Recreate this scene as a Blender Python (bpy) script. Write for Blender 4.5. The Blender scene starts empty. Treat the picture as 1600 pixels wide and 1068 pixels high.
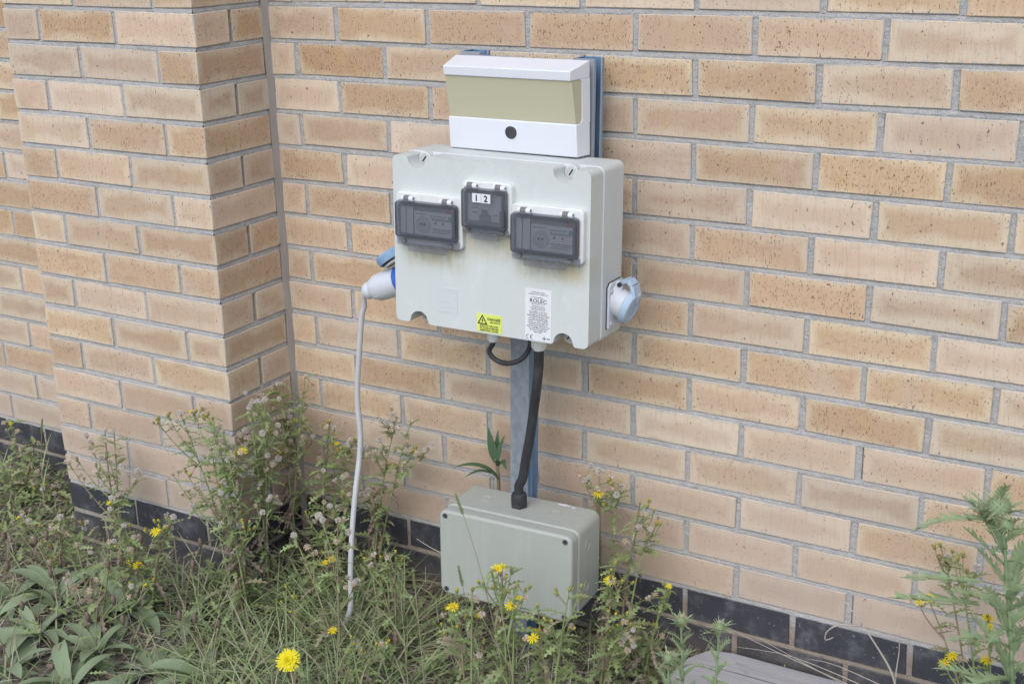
import bpy, bmesh, math, random
import numpy as np
from mathutils import Vector, Matrix, Euler, Quaternion
PI = math.pi
R_ = math.radians
random.seed(11)
scene = bpy.context.scene
col = scene.collection

# ------------------------------------------------------------------ camera
CAM = np.array([1.71384, -2.21266, 1.47857])
RIGHT = np.array([0.86373711, 0.50342927, -0.0227415])
DOWN = np.array([0.14101441, -0.28477112, -0.94816683])
FWD = np.array([-0.48381106, 0.81576, -0.31695817])
FPX = 2070.0
cd = bpy.data.cameras.new('camera')
cam = bpy.data.objects.new('camera', cd)
col.objects.link(cam)
m = Matrix(((RIGHT[0], -DOWN[0], -FWD[0], CAM[0]),
            (RIGHT[1], -DOWN[1], -FWD[1], CAM[1]),
            (RIGHT[2], -DOWN[2], -FWD[2], CAM[2]),
            (0, 0, 0, 1)))
cam.matrix_world = m
cd.sensor_width = 36.0
cd.lens = FPX / 1600.0 * 36.0
cd.clip_start = 0.02
cd.clip_end = 500
scene.camera = cam

# ------------------------------------------------------------------ sky and sun
SUN_ELEV, SUN_AZ = R_(48), R_(172)          # azimuth: clockwise from +y (behind the camera)
w = bpy.data.worlds.new('World')
scene.world = w
w.use_nodes = True
nt = w.node_tree
bg = nt.nodes['Background']
sky = nt.nodes.new('ShaderNodeTexSky')
sky.sky_type = 'NISHITA'
sky.sun_disc = False
sky.sun_elevation = SUN_ELEV
sky.sun_rotation = SUN_AZ
sky.air_density = 1.0
sky.dust_density = 1.5
sky.ozone_density = 1.0
nt.links.new(sky.outputs[0], bg.inputs[0])
bg.inputs[1].default_value = 0.15
sd = bpy.data.lights.new('sun', 'SUN')
sd.energy = 1.0
sd.angle = R_(60)
sd.color = (1.0, 0.975, 0.945)
sun = bpy.data.objects.new('sun', sd)
col.objects.link(sun)
to_sun = Vector((math.sin(SUN_AZ) * math.cos(SUN_ELEV), math.cos(SUN_AZ) * math.cos(SUN_ELEV), math.sin(SUN_ELEV)))
sun.rotation_euler = to_sun.to_track_quat('Z', 'Y').to_euler()
sun.location = (0, -3, 6)
scene.view_settings.view_transform = 'Standard'
scene.view_settings.look = 'None'
scene.view_settings.gamma = 1.0
scene.view_settings.use_curve_mapping = False
scene.view_settings.exposure = 0.64

# ------------------------------------------------------------------ helpers
def ray(x, y):
    return RIGHT * ((x - 800) / FPX) + DOWN * ((y - 534) / FPX) + FWD
def at_y(x, y, Y):
    d = ray(x, y); t = (Y - CAM[1]) / d[1]
    return Vector(CAM + t * d)
def at_z(x, y, Z=0.0):
    d = ray(x, y); t = (Z - CAM[2]) / d[2]
    return Vector(CAM + t * d)
def px_of(p):
    v = np.array(p) - CAM
    return 800 + FPX * (v @ RIGHT) / (v @ FWD), 534 + FPX * (v @ DOWN) / (v @ FWD)
def ground_pt(xp, Y):
    """point on the ground in the plane y=Y that stands under picture column xp"""
    lo, hi = -4.0, 4.0
    for _ in range(50):
        mid = (lo + hi) / 2
        if px_of((mid, Y, 0))[0] < xp: lo = mid
        else: hi = mid
    return Vector((lo, Y, 0))
def lin(c):
    return tuple((v / 12.92 if v <= .04045 else ((v + .055) / 1.055) ** 2.4) for v in c)
def rgb(r, g, b):
    return lin((r / 255, g / 255, b / 255)) + (1.0,)
def smooth01(a, b, x):
    t = min(1, max(0, (x - a) / (b - a))); return t * t * (3 - 2 * t)

class MB:
    def __init__(s): s.v, s.f, s.m, s.s = [], [], [], []
    def add(s, vs, fs, mat=0, smooth=True):
        o = len(s.v)
        s.v += [tuple(v) for v in vs]
        for f in fs:
            s.f.append(tuple(i + o for i in f)); s.m.append(mat); s.s.append(smooth)
    def box(s, x0, x1, y0, y1, z0, z1, mat=0):
        s.add([(x0,y0,z0),(x1,y0,z0),(x1,y1,z0),(x0,y1,z0),(x0,y0,z1),(x1,y0,z1),(x1,y1,z1),(x0,y1,z1)],
              [(0,3,2,1),(4,5,6,7),(0,1,5,4),(1,2,6,5),(2,3,7,6),(3,0,4,7)], mat, False)
    def tube(s, pts, rad, n=8, mat=0, cap=True):
        pts = [Vector(p) for p in pts]
        if not hasattr(rad, '__len__'): rad = [rad] * len(pts)
        vs, fs = [], []
        prev = None
        for i, p in enumerate(pts):
            t = (pts[min(i+1, len(pts)-1)] - pts[max(i-1, 0)])
            if t.length < 1e-9: t = Vector((0,0,1))
            t.normalize()
            if prev is None:
                u = t.orthogonal().normalized()
            else:
                u = (prev - t * prev.dot(t))
                u = u.normalized() if u.length > 1e-6 else t.orthogonal().normalized()
            prev = u
            v = t.cross(u)
            for k in range(n):
                a = 2 * PI * k / n
                vs.append(p + (u * math.cos(a) + v * math.sin(a)) * rad[i])
        for i in range(len(pts) - 1):
            for k in range(n):
                a, b = i*n+k, i*n+(k+1) % n
                fs.append((a, b, b+n, a+n))
        if cap:
            fs.append(tuple(range(n))[::-1]); fs.append(tuple(range((len(pts)-1)*n, len(pts)*n)))
        s.add(vs, fs, mat)
    def lathe(s, prof, n=24, mat=0, M=None):
        """prof: (radius, height) along local z"""
        M = M or Matrix()
        vs, fs = [], []
        for r, h in prof:
            for k in range(n):
                a = 2*PI*k/n
                vs.append(M @ Vector((r*math.cos(a), r*math.sin(a), h)))
        for i in range(len(prof)-1):
            for k in range(n):
                a, b = i*n+k, i*n+(k+1) % n
                fs.append((a, b, b+n, a+n))
        if prof[0][0] > 1e-5: fs.append(tuple(range(n))[::-1])
        if prof[-1][0] > 1e-5: fs.append(tuple(range((len(prof)-1)*n, len(prof)*n)))
        s.add(vs, fs, mat)
    def prism(s, poly, y0, y1, mat=0):
        """poly: (x,z) counter-clockwise seen from -y, extruded along y"""
        n = len(poly)
        vs = [(x, y0, z) for x, z in poly] + [(x, y1, z) for x, z in poly]
        fs = [tuple(range(n)), tuple(range(n, 2*n))[::-1]]
        for i in range(n):
            j = (i+1) % n
            fs.append((j, i, i+n, j+n))
        s.add(vs, fs, mat)
    def build(s, name, mats, parent=None, sharp=35, bevel=0, seg=2, loc=None):
        me = bpy.data.meshes.new(name)
        me.from_pydata(s.v, [], s.f)
        if not isinstance(mats, (list, tuple)): mats = [mats]
        for q in mats: me.materials.append(q)
        me.polygons.foreach_set('material_index', s.m)
        me.polygons.foreach_set('use_smooth', s.s)
        me.update()
        if sharp: me.set_sharp_from_angle(angle=R_(sharp))
        return link(name, me, parent, bevel, seg, loc)
def link(name, me, parent=None, bevel=0, seg=2, loc=None):
    o = bpy.data.objects.new(name, me)
    col.objects.link(o)
    if parent: o.parent = parent
    if loc is not None: o.location = loc
    if bevel:
        b = o.modifiers.new('bevel', 'BEVEL'); b.width = bevel; b.segments = seg
        b.limit_method = 'ANGLE'; b.angle_limit = R_(40)
    return o
def thing(name, label, cat, loc=(0,0,0), rot=(0,0,0), group=None):
    o = bpy.data.objects.new(name, None)
    o.empty_display_size = .05
    col.objects.link(o)
    o.location = loc; o.rotation_euler = rot
    tag(o, label, cat, group)
    return o
def tag(o, label=None, cat=None, group=None, kind=None):
    if label: o['label'] = label
    if cat: o['category'] = cat
    if group: o['group'] = group
    if kind: o['kind'] = kind
    return o
def rrect(x0, x1, z0, z1, r, n=5):
    p = []
    for cx, cz, a0 in ((x1-r, z0+r, -90), (x1-r, z1-r, 0), (x0+r, z1-r, 90), (x0+r, z0+r, 180)):
        for k in range(n+1):
            a = R_(a0 + 90*k/n)
            p.append((cx + r*math.cos(a), cz + r*math.sin(a)))
    return p

# ------------------------------------------------------------------ materials
class NT:
    """tiny node-graph helper"""
    def __init__(s, name):
        s.mat = bpy.data.materials.new(name); s.mat.use_nodes = True
        s.t = s.mat.node_tree; s.b = s.t.nodes['Principled BSDF']; s.out = s.t.nodes['Material Output']
    def n(s, typ, **kw):
        k = s.t.nodes.new('ShaderNode' + typ)
        for a, v in kw.items(): setattr(k, a, v)
        return k
    def put(s, inp, v):
        if hasattr(v, 'is_output'): s.t.links.new(v, inp)
        else: inp.default_value = v
    def math(s, op, a, b=0.0, c=None, clamp=False):
        k = s.n('Math', operation=op, use_clamp=clamp)
        s.put(k.inputs[0], a); s.put(k.inputs[1], b)
        if c is not None: s.put(k.inputs[2], c)
        return k.outputs[0]
    def vmath(s, op, a, b=(0,0,0)):
        k = s.n('VectorMath', operation=op); s.put(k.inputs[0], a); s.put(k.inputs[1], b); return k.outputs[0]
    def noise(s, vec, scale=5, detail=3, rough=.55):
        k = s.n('TexNoise'); s.put(k.inputs['Vector'], vec); k.inputs['Scale'].default_value = scale
        k.inputs['Detail'].default_value = detail; k.inputs['Roughness'].default_value = rough
        return k.outputs[0]
    def ramp(s, x, a, b, lo=0.0, hi=1.0):
        k = s.n('MapRange', interpolation_type='SMOOTHSTEP')
        s.put(k.inputs[0], x); k.inputs[1].default_value = a; k.inputs[2].default_value = b
        k.inputs[3].default_value = lo; k.inputs[4].default_value = hi
        return k.outputs[0]
    def mix(s, f, a, b, mode='MIX'):
        k = s.n('Mix', data_type='RGBA', blend_type=mode)
        s.put(k.inputs[0], f); s.put(k.inputs[6], a); s.put(k.inputs[7], b)
        return k.outputs[2]
    def sep(s, v):
        k = s.n('SeparateXYZ'); s.put(k.inputs[0], v); return k.outputs
    def bump(s, h, strength=.3, dist=.002):
        k = s.n('Bump'); s.put(k.inputs['Height'], h); k.inputs['Strength'].default_value = strength
        k.inputs['Distance'].default_value = dist
        s.t.links.new(k.outputs[0], s.b.inputs['Normal']); return k
    def objco(s): return s.n('TexCoord').outputs['Object']
    def world(s): return s.n('NewGeometry').outputs['Position']
    def done(s, colr=None, rough=None, spec=None, metal=None):
        if colr is not None: s.put(s.b.inputs['Base Color'], colr)
        if rough is not None: s.put(s.b.inputs['Roughness'], rough)
        if spec is not None: s.b.inputs['Specular IOR Level'].default_value = spec
        if metal is not None: s.put(s.b.inputs['Metallic'], metal)
        return s.mat
def scalev(g, v, sx, sy, sz): return g.vmath('MULTIPLY', v, (sx, sy, sz))

def brick_mat(name, edge, mid1, mid2, mid3, speck, stain):
    g = NT(name)
    at = g.n('Attribute', attribute_name='bl').outputs['Vector']
    he = g.n('Attribute', attribute_name='bh').outputs['Vector']
    ar = g.n('Attribute', attribute_name='br').outputs['Fac']
    oi = g.n('ObjectInfo').outputs['Random']
    r = g.math('FRACT', g.math('ADD', oi, ar))
    r2 = g.math('FRACT', g.math('MULTIPLY', r, 17.37))
    r3 = g.math('FRACT', g.math('MULTIPLY', r, 91.73))
    r4 = g.math('FRACT', g.math('MULTIPLY', r, 233.1))
    off = g.n('CombineXYZ'); g.put(off.inputs[0], g.math('MULTIPLY', r, 57.0)); g.put(off.inputs[1], g.math('MULTIPLY', r2, 31.0)); g.put(off.inputs[2], g.math('MULTIPLY', r3, 43.0))
    co = g.vmath('ADD', at, off.outputs[0])
    ab = g.vmath('ABSOLUTE', at)
    d = g.sep(g.vmath('SUBTRACT', he, ab))
    big = g.noise(co, 11, 2)
    lo = g.math('MINIMUM', d[0], d[2]); hi = g.math('MAXIMUM', d[0], d[2])
    raw = g.math('MAXIMUM', lo, g.math('MINIMUM', hi, d[1]))
    dd = g.math('MULTIPLY', raw, 1.12)
    dd = g.math('ADD', dd, g.math('MULTIPLY', g.math('SUBTRACT', big, .5), .05))
    dd = g.math('ADD', dd, g.math('MULTIPLY', g.math('SUBTRACT', r2, .5), .012))
    mask = g.ramp(dd, .003, .026)
    mask = g.math('MULTIPLY', mask, g.math('MULTIPLY_ADD', r4, .45, .6))
    mid = g.mix(r3, mid1, mid2)
    mid = g.mix(g.ramp(g.noise(co, 19, 2), .5, .75), mid, mid3)
    c = g.mix(mask, edge, mid)
    # slight overall shift of each brick
    hs = g.n('HueSaturation'); g.put(hs.inputs['Color'], c)
    g.put(hs.inputs['Hue'], g.math('MULTIPLY_ADD', r4, .012, .494))
    g.put(hs.inputs['Saturation'], g.math('MULTIPLY_ADD', r2, .28, .81))
    g.put(hs.inputs['Value'], g.math('MULTIPLY_ADD', r3, .22, .88))
    c = hs.outputs[0]
    grain = g.noise(co, 420, 1.5, .7)
    c = g.mix(g.ramp(grain, .3, .75, .0, .22), c, (0.70, .62, .50, 1))
    streak = g.noise(scalev(g, co, 300, 300, 26), 1, 0)
    c = g.mix(g.ramp(streak, .52, .75, 0, .16), c, (0.30, .20, .13, 1))
    # dark specks, drawn out vertically by the wire cut
    sp = g.noise(scalev(g, co, 430, 430, 185), 1, 1, .5)
    dens = g.noise(co, 16, 1)
    th = g.math('ADD', sp, g.math('MULTIPLY', g.math('SUBTRACT', dens, .5), .14))
    th = g.math('ADD', th, g.math('MULTIPLY', g.math('SUBTRACT', r2, .5), .07))
    spm = g.ramp(th, .66, .725)
    c = g.mix(g.math('MULTIPLY', spm, .66), c, speck)
    pit = g.noise(scalev(g, co, 210, 210, 130), 1, 0)
    pm = g.ramp(pit, .80, .84)
    c = g.mix(g.math('MULTIPLY', pm, .75), c, speck)
    # kiln marks and rubbed patches, different on every brick
    c = g.mix(g.ramp(g.noise(scalev(g, co, 9, 9, 30), 1, 3, .65), .58, .74, 0, .34), c, (.36, .235, .165, 1))
    # mortar smeared over the arrises
    ed = g.math('ADD', raw, g.math('MULTIPLY', g.math('SUBTRACT', g.noise(co, 70, 2, .6), .5), .013))
    c = g.mix(g.ramp(ed, .0022, .0004, 0, .75), c, (.43, .42, .405, 1))
    # splash-back dust on the lowest courses
    pos = g.world(); z = g.sep(pos)[2]
    zz = g.math('ADD', z, g.math('MULTIPLY', g.math('SUBTRACT', g.noise(pos, 2.6, 2), .5), .45))
    c = g.mix(g.ramp(zz, .58, .08, 0, .72), c, stain)
    pale = g.ramp(g.noise(pos, 5.5, 2, .6), .58, .76, 0, .28)
    c = g.mix(pale, c, (.56, .50, .43, 1))
    h = g.math('SUBTRACT', g.math('MULTIPLY', grain, .35), g.math('MULTIPLY', g.math('MAXIMUM', spm, pm), 1.0))
    h = g.math('ADD', h, g.math('MULTIPLY', streak, .3))
    g.bump(h, .35, .0016)
    return g.done(c, .88, .25)
M_brick = brick_mat('buff_brick', (.590, .460, .320, 1), (.460, .292, .182, 1), (.490, .335, .215, 1), (.48, .315, .170, 1), (.10, .06, .04, 1), (.43, .350, .295, 1))

def plinth_mat():
    g = NT('engineering_brick')
    at = g.n('Attribute', attribute_name='bl').outputs['Vector']
    ar = g.n('Attribute', attribute_name='br').outputs['Fac']
    r = g.math('FRACT', g.math('ADD', g.n('ObjectInfo').outputs['Random'], ar))
    off = g.n('CombineXYZ'); g.put(off.inputs[0], g.math('MULTIPLY', r, 57.0)); g.put(off.inputs[2], g.math('MULTIPLY', r, 23.0))
    co = g.vmath('ADD', at, off.outputs[0])
    c = g.mix(g.noise(co, 14, 4), (.026, .027, .034, 1), (.060, .061, .072, 1))
    c = g.mix(g.ramp(g.noise(co, 22, 5, .65), .48, .70, 0, .6), c, (.15, .15, .16, 1))
    c = g.mix(g.ramp(g.noise(co, 150, 3), .66, .72, 0, .6), c, (.32, .31, .30, 1))
    z = g.sep(g.world())[2]
    c = g.mix(g.ramp(g.math('ADD', z, g.math('MULTIPLY', g.math('SUBTRACT', g.noise(g.world(), 24, 4, .7), .5), .16)), .10, 0, 0, .55), c, (.18, .155, .13, 1))
    g.bump(g.noise(co, 180, 3), .25, .0012)
    return g.done(c, .55, .4)
M_plinth = plinth_mat()

def mortar_mat():
    g = NT('grey_mortar')
    p = g.world()
    c = g.mix(g.noise(p, 38, 4, .7), (.345, .337, .325, 1), (.54, .528, .51, 1))
    c = g.mix(g.ramp(g.noise(p, 500, 2), .50, .75, 0, .5), c, (.17, .16, .15, 1))
    z = g.sep(p)[2]
    c = g.mix(g.ramp(z, .165, .11, 0, .75), c, (.27, .205, .145, 1))
    c = g.mix(g.ramp(g.noise(p, 3.0, 4), .55, .75, 0, .4), c, (.52, .51, .50, 1))
    g.bump(g.math('ADD', g.noise(p, 260, 4, .7), g.math('MULTIPLY', g.noise(p, 60, 2), 1.5)), .9, .004)
    return g.done(c, .95, .15)
M_mortar = mortar_mat()
def sealant_mat():
    g = NT('joint_sealant')
    p = g.world()
    c = g.mix(g.noise(scalev(g, p, 40, 40, 8), 1, 4), (.22, .185, .155, 1), (.34, .31, .285, 1))
    g.bump(g.noise(scalev(g, p, 90, 90, 25), 1, 3), .4, .002)
    return g.done(c, .7, .3)
M_seal = sealant_mat()

def plastic(name, c1, c2, rough=.45, spec=.4, scale=8, dirt=None, amt=.3, bump=.04):
    g = NT(name); p = g.objco()
    c = g.mix(g.noise(p, scale, 4), c1, c2)
    if dirt: c = g.mix(g.ramp(g.noise(scalev(g, p, 1, 1, .35), scale*2.2, 5, .65), .48, .78, 0, amt), c, dirt)
    if bump: g.bump(g.noise(p, 900, 2), bump, .0004)
    return g.done(c, g.ramp(g.noise(p, scale*3, 3), .3, .7, rough-.06, rough+.08), spec)
M_white = plastic('white_plastic', (.70, .715, .75, 1), (.675, .69, .725, 1), .35, .45, dirt=(.62, .61, .58, 1), amt=.12)
M_sockgrey = plastic('pale_grey_plastic', (.55, .57, .60, 1), (.60, .62, .65, 1), .42, .4, 20, (.36, .35, .33, 1), .25)
M_offwhite = plastic('off_white_plastic', (.66, .67, .66, 1), (.72, .725, .71, 1), .42, .4, 25, (.42, .40, .35, 1), .3)
M_blue = plastic('faded_blue_plastic', (.17, .30, .46, 1), (.24, .38, .53, 1), .5, .35, 30, (.38, .48, .56, 1), .5)
M_paleblue = plastic('pale_blue_plastic', (.33, .44, .56, 1), (.40, .50, .60, 1), .5, .35, 30, (.50, .56, .62, 1), .5)
M_royal = plastic('blue_plastic', (.03, .09, .42, 1), (.05, .13, .50, 1), .4)
M_black = plastic('black_rubber', (.028, .028, .031, 1), (.042, .042, .046, 1), .5, .35, 40, (.12, .115, .11, 1), .35)
M_gasket = plastic('gasket', (.03, .03, .035, 1), (.05, .05, .055, 1), .6)
M_whitecable = plastic('white_cable', (.47, .47, .475, 1), (.55, .55, .55, 1), .5, .35, 18, (.36, .33, .30, 1), .45)
M_hinge = plastic('grey_hinge', (.14, .135, .135, 1), (.19, .185, .18, 1), .5, dirt=(.3, .28, .25, 1))
M_print = plastic('black_print', (.012, .012, .012, 1), (.02, .02, .02, 1), .5, bump=0)
M_greyprint = plastic('grey_print', (.10, .10, .11, 1), (.12, .12, .13, 1), .5, bump=0)
M_yellow = plastic('yellow_label', (.62, .70, .115, 1), (.68, .74, .16, 1), .4, dirt=(.70, .74, .36, 1))
M_label = plastic('white_label', (.68, .68, .70, 1), (.73, .73, .74, 1), .4, dirt=(.5, .48, .46, 1))
M_fadedlabel = plastic('faded_label', (.535, .57, .56, 1), (.575, .60, .605, 1), .45, .3, 30, dirt=(.55, .59, .58, 1), amt=.9)
M_sensor = plastic('dark_lens', (.045, .045, .05, 1), (.06, .06, .065, 1), .25, .5)
M_module = plastic('module_grey', (.46, .47, .48, 1), (.52, .53, .54, 1), .5)
M_dark = plastic('dark_recess', (.17, .175, .19, 1), (.21, .215, .23, 1), .6)
M_dial = plastic('dial_grey', (.32, .33, .345, 1), (.36, .37, .385, 1), .5)
M_fprint = plastic('bleached_print', (.44, .48, .52, 1), (.50, .54, .58, 1), .5, bump=0)
M_red = plastic('red_print', (.30, .06, .04, 1), (.34, .08, .05, 1), .5)
M_green = plastic('green_print', (.06, .24, .17, 1), (.08, .28, .2, 1), .5)

def lid_mat():
    g = NT('weathered_enclosure_plastic'); p = g.objco()
    x, y, z = g.sep(p)
    c = g.mix(g.noise(p, 6, 4), (.52, .555, .53, 1), (.585, .615, .59, 1))
    c = g.mix(g.ramp(g.noise(scalev(g, p, 38, 38, 5), 1, 4, .6), .5, .8, 0, .35), c, (.50, .53, .50, 1))
    c = g.mix(g.ramp(g.noise(p, 22, 5, .7), .56, .78, 0, .45), c, (.72, .745, .76, 1))
    # yellow-brown algae under the three flaps
    def blob(cx, hw, zt, zb):
        a = g.ramp(g.math('ABSOLUTE', g.math('SUBTRACT', x, cx)), hw, hw*.55)
        b = g.ramp(z, zb, zt)
        return g.math('MULTIPLY', a, g.math('MULTIPLY', b, g.ramp(z, zt+.035, zt+.022)))
    s = g.math('MAXIMUM', blob(-.112, .085, -.022, -.062), g.math('MAXIMUM', blob(.128, .085, -.022, -.060), blob(.005, .07, .018, -.035)))
    nn = g.math('MULTIPLY', g.ramp(g.noise(scalev(g, p, 1, 1, .7), 34, 5, .65), .25, .62), g.ramp(g.noise(scalev(g, p, 95, 95, 12), 1, 3), .25, .65, .35, 1))
    c = g.mix(g.math('MULTIPLY', g.math('MULTIPLY', s, nn), .85), c, (.43, .375, .21, 1))
    c = g.mix(g.ramp(g.noise(p, 130, 3), .68, .74, 0, .5), c, (.33, .31, .26, 1))
    top = g.ramp(z, .10, .157)
    c = g.mix(g.math('MULTIPLY', top, g.ramp(g.noise(p, 45, 4), .35, .7, 0, .35)), c, (.47, .47, .42, 1))
    g.bump(g.noise(p, 700, 2), .05, .0004)
    return g.done(c, .5, .35)
M_lid = lid_mat()
M_base = plastic('enclosure_plastic', (.53, .56, .54, 1), (.575, .60, .58, 1), .45, .4, 10, (.47, .46, .38, 1), .35)
def jb_mat():
    g = NT('grey_green_plastic'); p = g.objco()
    c = g.mix(g.noise(p, 7, 4), (.345, .360, .315, 1), (.385, .400, .355, 1))
    c = g.mix(g.ramp(g.noise(scalev(g, p, 60, 60, 9), 1, 4), .45, .75, 0, .35), c, (.43, .44, .40, 1))
    n = g.n('NewGeometry').outputs['Normal']
    c = g.mix(g.ramp(g.noise(p, 60, 4, .7), .58, .78, 0, .3), c, (.42, .43, .40, 1))
    c = g.mix(g.ramp(g.noise(p, 170, 2), .70, .76, 0, .5), c, (.20, .19, .16, 1))
    g.bump(g.noise(p, 800, 2), .05, .0004)
    return g.done(c, .45, .4)
M_jb = jb_mat()
def galv_mat():
    g = NT('galvanised_steel'); p = g.objco()
    v = g.n('TexVoronoi'); g.put(v.inputs['Vector'], scalev(g, p, 1, 1, .7)); v.inputs['Scale'].default_value = 95
    c = g.mix(g.sep(v.outputs['Color'])[0], (.215, .245, .28, 1), (.29, .32, .355, 1))
    c = g.mix(g.ramp(g.noise(scalev(g, p, 30, 30, 5), 1, 4), .5, .75, 0, .5), c, (.36, .39, .42, 1))
    return g.done(c, .55, .5, .35)
M_galv = galv_mat()
def film_mat():
    g = NT('blue_film_on_steel'); p = g.objco()
    c = g.mix(g.ramp(g.noise(scalev(g, p, 26, 26, 4), 1, 4), .35, .7), (.07, .16, .30, 1), (.20, .31, .43, 1))
    c = g.mix(g.ramp(g.noise(scalev(g, p, 160, 160, 9), 1, 3), .6, .75, 0, .6), c, (.42, .48, .54, 1))
    return g.done(c, .4, .5, .1)
M_film = film_mat()
M_steelgrey = plastic('grey_steel', (.25, .27, .295, 1), (.31, .33, .355, 1), .5, .5, 20, (.36, .37, .38, 1), .4)
def metal(name, c, r):
    g = NT(name); return g.done(c, r, .5, 1.0)
M_screw = plastic('zinc_screw', (.42, .42, .42, 1), (.50, .50, .50, 1), .4, .6, 60, (.25, .24, .22, 1), .4)

def smoke_mat(name, tint, gl=.06, dif=.12):
    g = NT(name)
    t = g.n('BsdfTransparent'); t.inputs[0].default_value = tint
    d = g.n('BsdfDiffuse'); d.inputs[0].default_value = (.25, .265, .31, 1)
    gs = g.n('BsdfGlossy'); gs.inputs[0].default_value = (.9, .9, .9, 1); gs.inputs['Roughness'].default_value = .12
    m1 = g.n('MixShader'); m1.inputs[0].default_value = dif
    g.t.links.new(t.outputs[0], m1.inputs[1]); g.t.links.new(d.outputs[0], m1.inputs[2])
    fr = g.n('Fresnel'); fr.inputs[0].default_value = 1.45
    f2 = g.math('ADD', fr.outputs[0], gl)
    m2 = g.n('MixShader'); g.put(m2.inputs[0], f2)
    g.t.links.new(m1.outputs[0], m2.inputs[1]); g.t.links.new(gs.outputs[0], m2.inputs[2])
    g.t.links.new(m2.outputs[0], g.out.inputs[0])
    return g.mat
M_smoke = smoke_mat('smoked_polycarbonate', (.94, .945, .96, 1), .02, .20)
M_smokerim = smoke_mat('smoked_polycarbonate_rim', (.27, .28, .32, 1), .03, .22)
def diffuser_mat():
    g = NT('yellowed_diffuser'); p = g.objco()
    c = g.mix(g.noise(p, 9, 4), (.455, .435, .295, 1), (.50, .475, .33, 1))
    c = g.mix(g.ramp(g.noise(scalev(g, p, 12, 12, 40), 1, 4), .5, .8, 0, .3), c, (.53, .505, .38, 1))
    g.b.inputs['Coat Weight'].default_value = .4
    g.b.inputs['Coat Roughness'].default_value = .12
    return g.done(c, .5, .4)
M_diff = diffuser_mat()

def leaf_mat(name, c1, c2, c3=None, back=.25, rough=.6, vein=None):
    g = NT(name)
    isl = g.n('NewGeometry').outputs['Random Per Island']
    oi = g.n('ObjectInfo').outputs['Random']
    p = g.world()
    c = g.mix(isl, c1, c2)
    if c3: c = g.mix(g.ramp(g.math('FRACT', g.math('MULTIPLY', isl, 13.7)), .72, .95), c, c3)
    c = g.mix(g.ramp(g.noise(p, 60, 3), .35, .75, 0, .3), c, tuple(v*1.45 for v in c1[:3]) + (1,))
    g.put(g.b.inputs['Base Color'], c); g.b.inputs['Roughness'].default_value = rough
    g.b.inputs['Specular IOR Level'].default_value = .3
    tr = g.n('BsdfTranslucent'); g.put(tr.inputs[0], c)
    mx = g.n('MixShader'); mx.inputs[0].default_value = back
    g.t.links.new(g.b.outputs[0], mx.inputs[1]); g.t.links.new(tr.outputs[0], mx.inputs[2])
    g.t.links.new(mx.outputs[0], g.out.inputs[0])
    return g.mat
M_leaf = leaf_mat('ragwort_leaf', (.225, .295, .115, 1), (.305, .365, .165, 1), (.33, .28, .19, 1))
M_leafdark = leaf_mat('dark_leaf', (.085, .150, .080, 1), (.115, .185, .105, 1))
M_stem = leaf_mat('green_stem', (.24, .29, .12, 1), (.29, .33, .15, 1), (.26, .20, .13, 1), .05)
M_brownstem = leaf_mat('brown_stem', (.22, .165, .12, 1), (.29, .23, .17, 1), None, .05)
M_thistle = leaf_mat('thistle_leaf', (.235, .325, .165, 1), (.300, .385, .215, 1), None, .2)
M_spine = leaf_mat('thistle_spine', (.42, .42, .26, 1), (.50, .48, .32, 1), None, .1)
M_grass = leaf_mat('grass_blade', (.255, .325, .140, 1), (.340, .405, .205, 1), (.42, .38, .27, 1), .3)
M_straw = leaf_mat('dry_straw', (.40, .35, .27, 1), (.52, .46, .38, 1), (.31, .25, .19, 1), .15)
M_plantain = leaf_mat('plantain_leaf', (.200, .265, .145, 1), (.300, .365, .225, 1), None, .2, .5)
M_twig = leaf_mat('bleached_twig', (.36, .315, .265, 1), (.43, .385, .335, 1), None, .05)
M_dead = leaf_mat('dead_leaf', (.21, .155, .115, 1), (.29, .225, .17, 1), (.17, .125, .095, 1), .15)
M_petal = leaf_mat('yellow_petal', (.76, .64, .015, 1), (.80, .70, .03, 1), None, .3)
M_disk = leaf_mat('yellow_disk', (.60, .36, .01, 1), (.66, .42, .02, 1), None, .1)
M_bud = leaf_mat('green_bud', (.17, .20, .06, 1), (.24, .25, .08, 1), None, .1)
M_budtip = leaf_mat('yellow_bud_tip', (.55, .44, .03, 1), (.45, .30, .05, 1), (.30, .14, .05, 1), .1)
M_fluff = leaf_mat('white_pappus', (.70, .655, .60, 1), (.78, .74, .69, 1), None, .4, .9)
M_spent = leaf_mat('spent_head', (.42, .32, .22, 1), (.52, .42, .31, 1), (.36, .22, .13, 1), .25)
def soil_mat():
    g = NT('dry_soil'); p = g.world()
    c = g.mix(g.noise(p, 9, 5, .6), (.19, .16, .135, 1), (.30, .265, .23, 1))
    c = g.mix(g.ramp(g.noise(p, 75, 4, .7), .45, .7), c, (.10, .08, .065, 1))
    c = g.mix(g.ramp(g.noise(p, 140, 3), .62, .72, 0, .7), c, (.32, .29, .26, 1))
    g.bump(g.math('ADD', g.noise(p, 55, 5, .7), g.math('MULTIPLY', g.noise(p, 240, 3), .5)), .8, .02)
    return g.done(c, .95, .15)
M_soil = soil_mat()
def board_mat():
    g = NT('weathered_board'); p = g.objco()
    c = g.mix(g.noise(scalev(g, p, 3, 60, 20), 1, 5, .6), (.33, .325, .335, 1), (.46, .45, .455, 1))
    c = g.mix(g.ramp(g.noise(scalev(g, p, 1.2, 75, 5), 1, 3, .5), .62, .68, 0, .75), c, (.12, .115, .11, 1))
    c = g.mix(g.ramp(g.noise(p, 18, 4), .55, .75, 0, .35), c, (.44, .42, .40, 1))
    g.bump(g.noise(scalev(g, p, 4, 160, 40), 1, 4), .5, .002)
    return g.done(c, .85, .2)
M_board = board_mat()

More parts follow.
